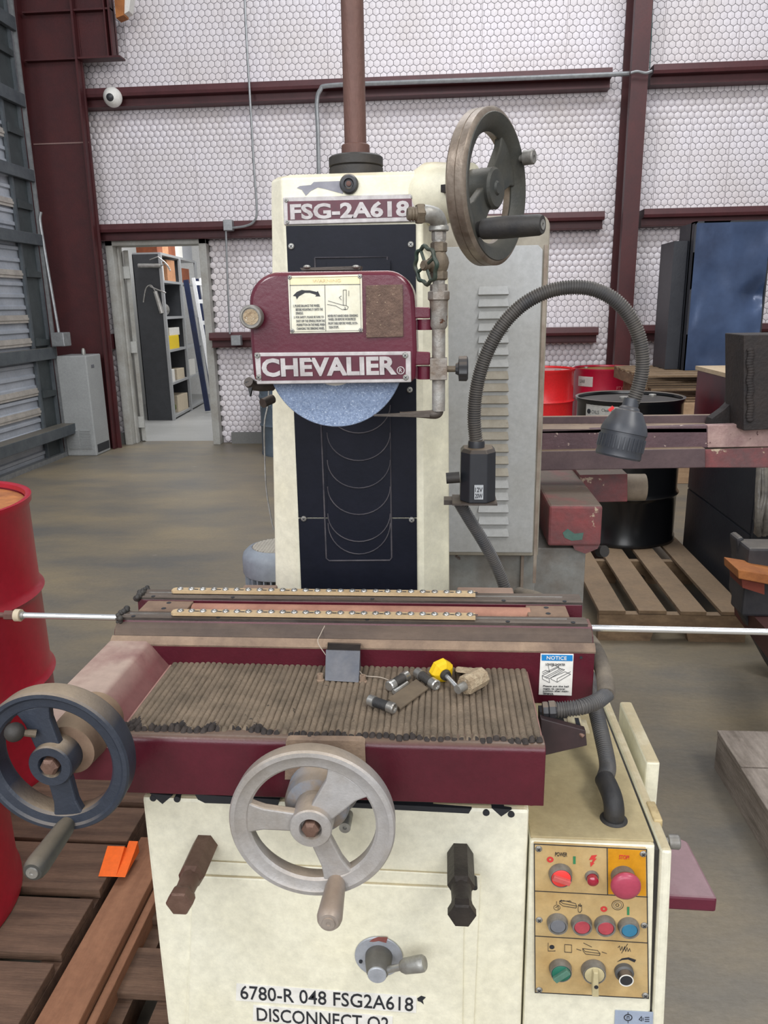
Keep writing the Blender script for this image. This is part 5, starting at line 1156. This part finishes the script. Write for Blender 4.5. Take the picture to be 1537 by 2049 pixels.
obj('gap_shade_strip', hexa(NB(), [(wid-.001, .935, 0), (wid+.008, .935, 0), (wid+.008, 1.63, 0), (wid-.001, 1.63, 0), (kx1-.001, .935, kz-.012), (dx0+.001, .935, kz-.012), (dx0+.001, 1.63, kz-.012), (kx1-.001, 1.63, kz-.012)]), black, K, smooth=0)  # black filler painting the shade of the open gap beside the door
obj('outer_box', B(.330, .352, 1.13, 1.33, .50, .677), cream, K, smooth=0, bev=.004)
p = at(1349, 1689, Y=.95); obj('door_knob', LT((dx1-.002, .955, p.z), (1, 0, 0), [(0, 0), (.006, 0), (.006, .004), (.010, .005), (.0105, .018), (.009, .020), (0, .020)], 24), bezel, K)
obj('latch', B(dx1-.010, dx1+.003, .985, 1.03, kz-.03, kz-.001), mk('beige_latch', (196, 176, 132), (150, 130, 94), 40, .6), K, smooth=0, bev=.002)
zs_ = .505
hx = [(dx1, 1.04), (at(1430, 1805, Z=zs_).x, 1.03), (at(1371, 1690, Z=zs_).x+.003, 1.165), (dx1, 1.165)]
obj('side_shelf', PR([(x, y, zs_-.024) for x, y in ((.325, 1.03), (.424, 1.028), (.418, 1.16), (.405, 1.17), (.325, 1.17))], (0, 0, .026)), mk('shelf_maroon', (104, 34, 56), (92, 30, 50), 8, .35, dust=(140, 112, 118), dust_amt=1.0, chips=(214, 208, 198), chip_amt=-.8, chip_scale=40), K, smooth=0, bev=.004)
# hose entering the top
ep = [at(1228, 1640, Z=kz+.002), ]
e0 = Vector((ep[0].x, ep[0].y, kz))
obj('elbow_flange', LT(e0, (0, 0, 1), [(0, 0), (.0195, 0), (.0195, .003), (.0165, .006), (0, .006)], 28), black, K)
obj('hose_elbow', TB(smoothpts([e0, e0+V(0, .001, .018), e0+V(-.001, .012, .030), e0+V(-.003, .034, .034), e0+V(-.005, .05, .035)], 5), .0145, 20), black, K)
P_ = smoothpts([e0+V(-.005, .048, .035), at(1216, 1530, Y=1.07), at(1204, 1470, Y=1.12), at(1192, 1420, Y=1.17), at(1186, 1390, Y=1.21), at(1180, 1360, Y=1.26)], 12)
obj('flexible_conduit', ribbed([e0+V(-.005, .048, .035), at(1216, 1530, Y=1.07), at(1204, 1470, Y=1.12), at(1192, 1420, Y=1.17), at(1184, 1385, Y=1.22), at(1176, 1350, Y=1.28), V(.225, 1.36, .79), V(.19, 1.46, .80)], .0125, .0036, .03), hosemat, K)
# panel
cY = .9245
cp = obj('control_panel', quadY([(1069, 1689), (1294, 1700), (1298, 1998), (1071, 1986)], cY, .006), panel_y, K, smooth=0, bev=.001)
bm = inkline([(1069, 1689), (1294, 1700), (1298, 1998), (1071, 1986)], 2, cY-.0002, cp, closed=True, keep=True)
inkline([(1071, 1783), (1296, 1795)], 1.6, cY-.0004, cp, bm=bm, keep=True); inkline([(1071, 1873), (1296, 1887)], 1.6, cY-.0004, cp, bm=bm, keep=True); inkline([(1215, 1697), (1216, 1790)], 1.6, cY-.0004, cp, bm=bm, keep=True)
obj('dividing_line', bm, ink, cp, smooth=0)
obj('stop_field', quadY([(1217, 1698), (1292, 1702), (1293, 1793), (1217, 1789)], cY-.0003, .0006), panel_o, cp, smooth=0)
for x, y in ((1078, 1698), (1287, 1708), (1079, 1840), (1289, 1851), (1079, 1980), (1291, 1991)): screwx(at(x, y, Y=cY), .0048, (0, -1, 0), cp)
tY = cY-.0004
text('POWER', (1111, 1709), (1135, 1710), 8, tY, cp, ink); text('STOP!', (1239, 1714.5), (1259, 1715.5), 8, tY, cp, redink, .01)
def disc(n, x, y, rpx, m, rin=0):
    p = at(x, y, Y=tY); k = .00072
    return obj(n, LT(p, (0, -1, 0), [(0, 0), (rpx*k, 0), (rpx*k, .0003), (0, .0003)] if not rin else [(rin*k, 0), (rpx*k, 0), (rpx*k, .0003), (rin*k, .0003)], 28, bool(rin)), m, cp, smooth=0)
disc('red_ring_symbol', 1101, 1720, 6.5, redink, 2.3); disc('red_ring_symbol', 1208.5, 1819, 6.5, redink, 2.3)
obj('green_bar_symbol', quadY([(1147, 1714), (1152, 1714), (1152, 1729), (1147, 1729)], tY-.0002, .0004), greenink, cp, smooth=0)
obj('green_bar_symbol', quadY([(1255, 1815), (1259.5, 1815), (1259.5, 1831), (1255, 1831)], tY-.0002, .0004), greenink, cp, smooth=0)
obj('lightning_symbol', PR([at(x, y, Y=tY-.0002) for x, y in ((1184, 1712), (1195, 1711), (1190, 1718), (1194, 1718), (1187, 1727), (1190, 1727), (1182, 1735), (1181, 1725), (1184, 1726), (1187, 1720), (1179, 1721))], (0, .0003, 0)), redink, cp, smooth=0)
disc('wheel_symbol', 1236, 1811, 11.5, ink, 10.7); disc('wheel_symbol', 1236, 1811, 8, greyink, 7.3); disc('wheel_symbol', 1235.5, 1811, 3.6, ink, 2.6)
disc('wheel_symbol', 1114.5, 1816, 6.5, ink, 5.8); disc('dot_symbol', 1104.5, 1895, 5, ink)
bm = NB()
for l in (((1120, 1803), (1140, 1803)), ((1121, 1802.5), (1124, 1801)), ((1140, 1802.5), (1143, 1804)), ((1120, 1803), (1127, 1808), (1154, 1813), (1152, 1808), (1128, 1802), (1120, 1803)), ((1120, 1803), (1120, 1808), (1127, 1813), (1153, 1817), (1154, 1813)), ((1112, 1816), (1117, 1813), (1117, 1819)), ((1114, 1809), (1114, 1804)),
          ((1157, 1822), (1157, 1814), (1158, 1810), (1160, 1814), (1161, 1808), (1162, 1814), (1164, 1811), (1164, 1822), (1161, 1826), (1158, 1825), (1157, 1822)),
          ((1097, 1887), (1097, 1903), (1111, 1903), (1111, 1902)), ((1130, 1890), (1144, 1891), (1144, 1906), (1130, 1905), (1130, 1890)),
          ((1168, 1887), (1184, 1895)), ((1154, 1899), (1163, 1902)), ((1205, 1905), (1214, 1908)), ((1166, 1898), (1171, 1904), (1201, 1908), (1196, 1902), (1166, 1898)), ((1166, 1898), (1167, 1903), (1172, 1909), (1200, 1912), (1201, 1908)),
          ((1237, 1896), (1240, 1893), (1242, 1902), (1245, 1894), (1247, 1903), (1250, 1894), (1252, 1904), (1255, 1896), (1257, 1904), (1260, 1898), (1262, 1904)), ((1244, 1907), (1256, 1889))): inkline(l, .9, tY, cp, bm=bm, keep=True)
obj('pictograms', bm, ink, cp, smooth=0, kind='stuff')
obj('ramp_symbol', PR([at(x, y, Y=tY-.0002) for x, y in ((1235, 1925), (1245, 1918), (1258, 1916), (1273, 1921), (1270, 1926), (1257, 1920), (1246, 1921))], (0, .0003, 0)), ink, cp, smooth=0)
def button(n, x, y, R, ln, m, capR=None, face=.0, dome=0):
    p = at(x, y, Y=cY); k = .00070; Ro = R*k; Rc = (capR or R*.78)*k
    r_ = obj('bezel', LT(p, (0, -1, 0), [(0, 0), (Ro, 0), (Ro*1.02, .002), (Ro*.97, ln*.6), (Ro*.93, ln), (Rc*1.05, ln), (Rc*1.05, ln*.7), (0, ln*.7)], 32), bezel, K)
    c_ = obj(n, LT(p, (0, -1, 0), [(0, ln*.6), (Rc, ln*.6), (Rc, ln+face), (Rc*.93, ln+face+.0006), (0, ln+face+.0006+dome)], 32), m, r_)
    return p, r_, ln+face
p, r_, q_ = button('switch_cap', 1121, 1747, 23, .011, redbright, 19)
obj('switch_grip', obx(NB(), p+V(0, -q_-.003, 0), (1, 0, -.35), (0, -1, 0), (.35, 0, 1), .0125, .003, .0038), mk('salmon_grip', (196, 92, 88), rough=.5), r_, smooth=0, bev=.001)
button('lamp_lens', 1184, 1753, 13.5, .005, lampred, 11, .006, .004)
p = at(1246, 1752, Y=cY); r_ = obj('bezel', LT(p, (0, -1, 0), [(0, 0), (.0165, 0), (.0165, .012), (.012, .014), (0, .014)], 32), bezel, K)
obj('stop_button', LT(p, (0, -1, 0), [(0, .010), (.010, .010), (.012, .014), (.0195, .016), (.0205, .019), (.0195, .023), (.015, .0255), (.007, .0265), (0, .0268)], 40), mush, r_, smooth=60)
for x, y, m in ((1115, 1844, greyb), (1163, 1846, redb), (1210, 1848, redb), (1257, 1852, blueb)): button('push_button', x, y, 21, .010, m, 15.5, -.001)
p, r_, q_ = button('switch_cap', 1121, 1936, 23, .011, greenb, 19)
obj('switch_grip', obx(NB(), p+V(0, -q_-.003, 0), (1, 0, .9), (0, -1, 0), (-.9, 0, 1), .0130, .003, .0045), mk('faded_green_grip', (84, 124, 108), rough=.5), r_, smooth=0, bev=.001)
p, r_, q_ = button('switch_cap', 1187, 1939, 25, .011, beigeb, 20)
obj('pointer_handle', hexa(NB(), [p+V(*q) for q in ((-.004, -q_-.001, -.024), (.006, -q_-.001, -.024), (.0045, -q_, .013), (-.0045, -q_, .013), (-.0035, -q_-.008, -.030), (.0065, -q_-.008, -.030), (.003, -q_-.008, .012), (-.003, -q_-.008, .012))]), beigeb, r_, smooth=0, bev=.0012)
obj('pointer_dot', CY_(p+V(.0015, -q_-.0081, -.012), p+V(.0015, -q_-.0088, -.012), .003, seg=14), ink, r_)
p = at(1248, 1942, Y=cY); r_ = obj('bezel', LT(p, (0, -1, 0), [(0, 0), (.0135, 0), (.0135, .006), (.011, .008), (0, .008)], 32), mk('dark_bezel', (84, 84, 84), rough=.5), K)
obj('speed_knob', LT(p, (0, -1, 0), [(0, .007), (.0105, .007), (.0100, .017), (0, .017)], 32), blackpl, r_); obj('knob_ring', LT(p, (0, -1, 0), [(.0088, .017), (.0102, .017), (.0102, .0176), (.0088, .0176)], 32, True), white_pl, r_)
sp = obj('pictogram_sticker', quadY([(1231, 2022), (1311, 2026), (1310, 2070), (1229, 2066)], .9285, .001), mk('pale_blue_grey_sticker', (158, 170, 190), rough=.5), K, smooth=0)
tY2 = .928
o = obj('round_pictogram', LT(at(1257, 2036, Y=tY2), (0, -1, 0), [(.0050, 0), (.0062, 0), (.0062, .0004), (.0050, .0004)], 24, True), ink, sp)
bm = inkline([(1257, 2026), (1257, 2029)], 1.2, tY2, sp, keep=True)
for l in (((1255, 2039), (1255, 2034), (1259, 2034), (1259, 2039)), ((1257, 2043), (1257, 2047)), ((1279, 2040), (1284, 2034), (1284, 2043), (1279, 2040)), ((1287, 2037), (1287, 2042)), ((1291, 2036), (1299, 2036)), ((1291, 2040), (1299, 2040)), ((1291, 2044), (1299, 2044))): inkline(l, 1.2, tY2, sp, bm=bm, keep=True)
obj('pictograms', bm, ink, sp, smooth=0, kind='stuff')
# ================================================================== WORK LAMP
LY = 1.38
W = thing('work_lamp', 'black gooseneck work lamp arching over to the right of the grinder column', 'lamp', at(955, 1000, Y=LY))
lc = at(956, 950, Y=LY); k = LY*.985/FPX
zt_, zm_, zb_ = at(956, 899, Y=LY).z, at(956, 902, Y=LY).z, at(956, 998, Y=LY).z
hw_ = 36*k
oc = [(-hw_, -.012), (-hw_*.50, -.034), (hw_*.50, -.034), (hw_, -.012), (hw_, .03), (-hw_, .03)]
bm = NB(); A = [bm.verts.new((lc.x+x, LY+y, zb_)) for x, y in oc]; D = [bm.verts.new((lc.x+x*.97, LY+y*.97, zm_)) for x, y in oc]; E_ = [bm.verts.new((lc.x+x*.80, LY+y*.8, zt_+.004)) for x, y in oc]
for P1, P2 in ((A, D), (D, E_)):
    for i in range(6): bm.faces.new((P1[i], P1[(i+1) % 6], P2[(i+1) % 6], P2[i]))
bm.faces.new(A[::-1]); bm.faces.new(E_)
bx_ = obj('transformer_box', bm, mk('black_moulded_box', (44, 46, 52), (36, 38, 44), 10, .45, dust=(118, 102, 84), dust_amt=.9), W, smooth=0, bev=.0015)
st = obj('rating_sticker', B(lc.x-8*k, lc.x+10*k, LY-.0357, LY-.033, at(950, 990, Y=LY).z, at(950, 962, Y=LY).z), mk('pale_rating_sticker', (176, 180, 184), rough=.5), W, smooth=0)
zc_ = at(950, 976, Y=LY)
for s, py in (('12V', 971), ('20W', 983)):
    z = at(950, py, Y=LY).z; textw(s, (lc.x-6.5*k, LY-.0357, z), (lc.x+8.5*k, LY-.0357, z), .0085, (0, -1, 0), st, ink, .01)
obj('base_plate', B(at(905, 1000, Y=LY).x, at(993, 1000, Y=LY).x, LY-.035, LY+.035, zb_-.004, zb_-.0005), steel_dark, W, smooth=0)
obj('mount_arm', B(.0, lc.x-.03, LY+.0, LY+.03, zb_-.012, zb_-.003), steel_dark, W, smooth=0)
obj('clamp_screw', CY_(at(893, 957, Y=1.36), at(920, 955, Y=1.36), .010, seg=20, up=(0, 1, 0)), black, W)
c0 = at(953, 899, Y=LY); c1_ = at(953, 881, Y=LY)
obj('neck_collar', LT(c0, (0, 0, 1), [(0, -.004), (17*k, -.004), (17*k, .012), (16*k, .016), (0, .016)], 28), blackpl, W)
obj('neck_ring', LT(c0, (0, 0, 1), [(0, .015), (11.5*k, .015), (11.5*k, .022), (0, .022)], 24), chrome, W)
hpx = [(953, 886), (949, 840), (952, 790), (962, 742), (980, 695), (1008, 648), (1046, 610), (1092, 585), (1140, 575), (1188, 579), (1230, 600), (1262, 636), (1281, 682), (1286, 730), (1279, 770), (1266, 806)]
hm_ = mk('gooseneck_black', (62, 62, 64), (78, 74, 70), 18, .5, dust=(112, 104, 94), dust_amt=.6)
obj('gooseneck', ribbed([at(x, y, Y=LY) for x, y in hpx], 13.2*k, .0042, .07, 16), hm_, W)
h0 = at(1264, 800, Y=LY); h1 = at(1236, 915, Y=LY-.012); ax_ = (h1-h0); HL = ax_.length
hd = obj('lamp_head', LT(h0, ax_, [(0, -.002), (15*k, -.002), (16*k, .012), (19*k, .014), (21*k, .018), (27*k, .020), (41*k, .042), (45*k, .052), (46*k, .058), (44.5*k, .059), (44.5*k, .061), (0, .061)], 48), mk('lamp_head_grey', (62, 65, 72), (54, 57, 64), 12, .4, dust=(104, 98, 92), dust_amt=.5), W)
obj('vented_skirt', LT(h0, ax_, [(0, .061), (44*k, .061), (44*k, .064), (45*k, HL*.86), (44*k, HL*.88), (45*k, HL-.003), (43*k, HL), (38*k, HL), (37*k, HL-.006), (0, HL-.006)], 48), MATS['lamp_head_grey'], hd)
uu, vv2, nn = basis(ax_)
for i in range(30):
    a = 2*PI*i/30; d = uu*math.cos(a)+vv2*math.sin(a)
    obj('skirt_rib', obx(NB(), h0+nn*(.064+HL*.86)/2+d*44.6*k, nn, d, nn.cross(d), (HL*.86-.066)/2, .0016, .0011), MATS['lamp_head_grey'], hd, smooth=0)
for i in range(10):
    a = 2*PI*i/10; d = uu*math.cos(a)+vv2*math.sin(a); pp_ = h0+nn*.0215+d*24.5*k; obj('vent_hole', CY_(pp_-nn*.0005, pp_-nn*.0018, .0022, seg=10), ink, hd)
obj('switch_tab', obx(NB(), at(1223, 818, Y=1.365), (1, 0, .9), (0, 1, 0), (-.9, 0, 1), .005, .004, .0022), redbright_d, hd, smooth=0)
obj('lamp_cable', ribbed([at(918, 1003, Y=1.40), at(940, 1040, Y=1.41), at(968, 1085, Y=1.42), at(992, 1130, Y=1.43), at(1008, 1170, Y=1.43), at(1020, 1212, Y=1.43)], 12.5*k, .0042, .07, 14), hosemat, W)
# ================================================================== THINGS LYING ON THE MACHINE
for yc, lab in ((1.229, 'beige ball cage strip with steel balls on the rear way'), (1.131, 'beige ball cage strip with steel balls on the front way')):
    xa, xb = (at(346, 1190, Y=yc).x if yc > 1.2 else at(346, 1240, Y=yc).x), (at(951, 1198, Y=yc).x if yc > 1.2 else at(951, 1247, Y=yc).x)
    t = thing('ball_cage', lab, 'bearing strip', ((xa+xb)/2, yc, .9235))
    pts = [(xa+.004, yc-.0085), (xb, yc-.0085), (xb, yc+.0085), (xa+.004, yc+.0085), (xa, yc+.005), (xa, yc-.005)]
    obj('cage_strip', PR([(x, y, .9242) for x, y in pts], (0, 0, .0048)), beigecage, t, smooth=0)
    n_ = 26; me0 = None
    for i in range(n_):
        x = xa+.014+(xb-xa-.022)*i/(n_-1)
        if me0 is None:
            o = obj('ball', sph(NB(), (x, yc, .9292), .0056, 16, (1, 1, .7)), steel, t, smooth=60); me0 = o
        else:
            o = me0.copy(); C.objects.link(o); o.parent = t; o.location = V(x, yc, .9292)-WO[t.name]
        if i % 2: obj('cage_slot', B(x+.006, x+.012, yc-.0015, yc+.0015, .9288, .9294), ink, t, smooth=0)
fzt = fz+.0015
def tz(x, y, z=0): return at(x, y, Z=fzt+z)
def roller(lab, a, b):
    a = tz(*a, .0085); b = tz(*b, .0085); t = thing('steel_roller', lab, 'roller', (a+b)/2-V(0, 0, .0085), 'small rollers lying on the tray')
    d = b-a; L = d.length; n = 24
    obj('end_cap', LT(a, d, [(0, 0), (.0066, 0), (.008, .0015), (.008, L*.24), (.0066, L*.25), (0, L*.25)], n), steel, t)
    obj('end_cap', LT(a, d, [(0, L*.75), (.0066, L*.75), (.008, L*.76), (.008, L-.0015), (.0066, L), (.005, L-.0005), (.0048, L-.002), (0, L-.002)], n), steel, t)
    obj('sleeve', LT(a, d, [(0, L*.22)]+[(.0066+(.0004 if i % 2 else 0), L*(.22+.56*i/24)) for i in range(25)]+[(0, L*.78)], n), black, t)
roller('black-sleeved steel roller nearest the centre bracket, tilted up to the right', (778, 1374), (815, 1351))
roller('black-sleeved steel roller in the middle, touching the flat bar and yellow knob', (834, 1345), (874, 1372))
roller('black-sleeved steel roller nearest the tray front edge', (738, 1400), (790, 1418))
obj('flat_bar', prism(NB(), [tz(x, y, .002) for x, y in ((776, 1401), (833, 1362), (857, 1380), (801, 1421))], (0, 0, .003)), mk('dusty_flat_steel', (112, 98, 80), (96, 84, 70), 20, .8), None, 'dusty flat steel bar lying between the three rollers', 'bar', smooth=0, bev=.0006)
a, b = tz(788, 1385, .005), tz(815, 1367, .005); obj('steel_pin', CY_(a, b, .0035, seg=14), steel, None, 'short bright steel pin beside the upper left roller', 'pin')
t = thing('dial_knob_tool', 'yellow-headed tool with bright shaft on the grit bed', 'tool', tz(890, 1352))
a = tz(914, 1374, .010); b = tz(893, 1352, .014); d = (b-a).normalized()
obj('shaft', CY_(a, b, .0035, seg=14), chrome, t)
obj('collar', LT(b, d, [(0, -.002), (.0075, -.002), (.0085, .003), (.0075, .006), (0, .006)], 20), black, t)
obj('yellow_head', LT(b+d*.004, d, [(0, 0), (.010, 0), (.0165, .003), (.0185, .007), (.0185, .015), (.015, .019), (0, .0195)], 7), yellowp, t, smooth=20)
t = thing('stone_holder', 'speckled tan stone block with steel peg lying beside the yellow tool', 'stone', tz(945, 1375))
a = tz(930, 1372, .015); b = tz(957, 1357, .016); d = b-a
obj('stone', LT(a, d, [(0, 0), (.0135, 0), (.0145, .001), (.0145, d.length+.008), (.011, d.length+.012), (0, d.length+.012)], 8), corkst, t, smooth=25)
a2 = a-d.normalized()*.016
obj('peg', CY_(a2, a, .0065, seg=18), zinc, t)
obj('stone_arm', hexa(NB(), [tz(910, 1345, z) if k_ == 0 else (tz(950, 1350, z) if k_ == 1 else (tz(958, 1338, z) if k_ == 2 else tz(912, 1333, z))) for z in (.003, .020) for k_ in range(4)]), corkst, t, smooth=0, bev=.004)
tw = [at(650, 1252, Y=1.117), at(642, 1268, Y=1.10), at(636, 1284, Y=1.085), at(648, 1305, Y=1.078), at(665, 1325, Y=1.07), at(692, 1334, Y=1.063), at(716, 1341, Y=1.058), tz(730, 1352, .002), tz(760, 1355, .003), tz(778, 1361, .003)]
obj('wire_strand', TB(smoothpts(tw, 5), .0007, 5), mk('pale_twine', (176, 164, 150), rough=.7), None, 'thin pale wire hanging over the centre bracket onto the tray', 'wire')
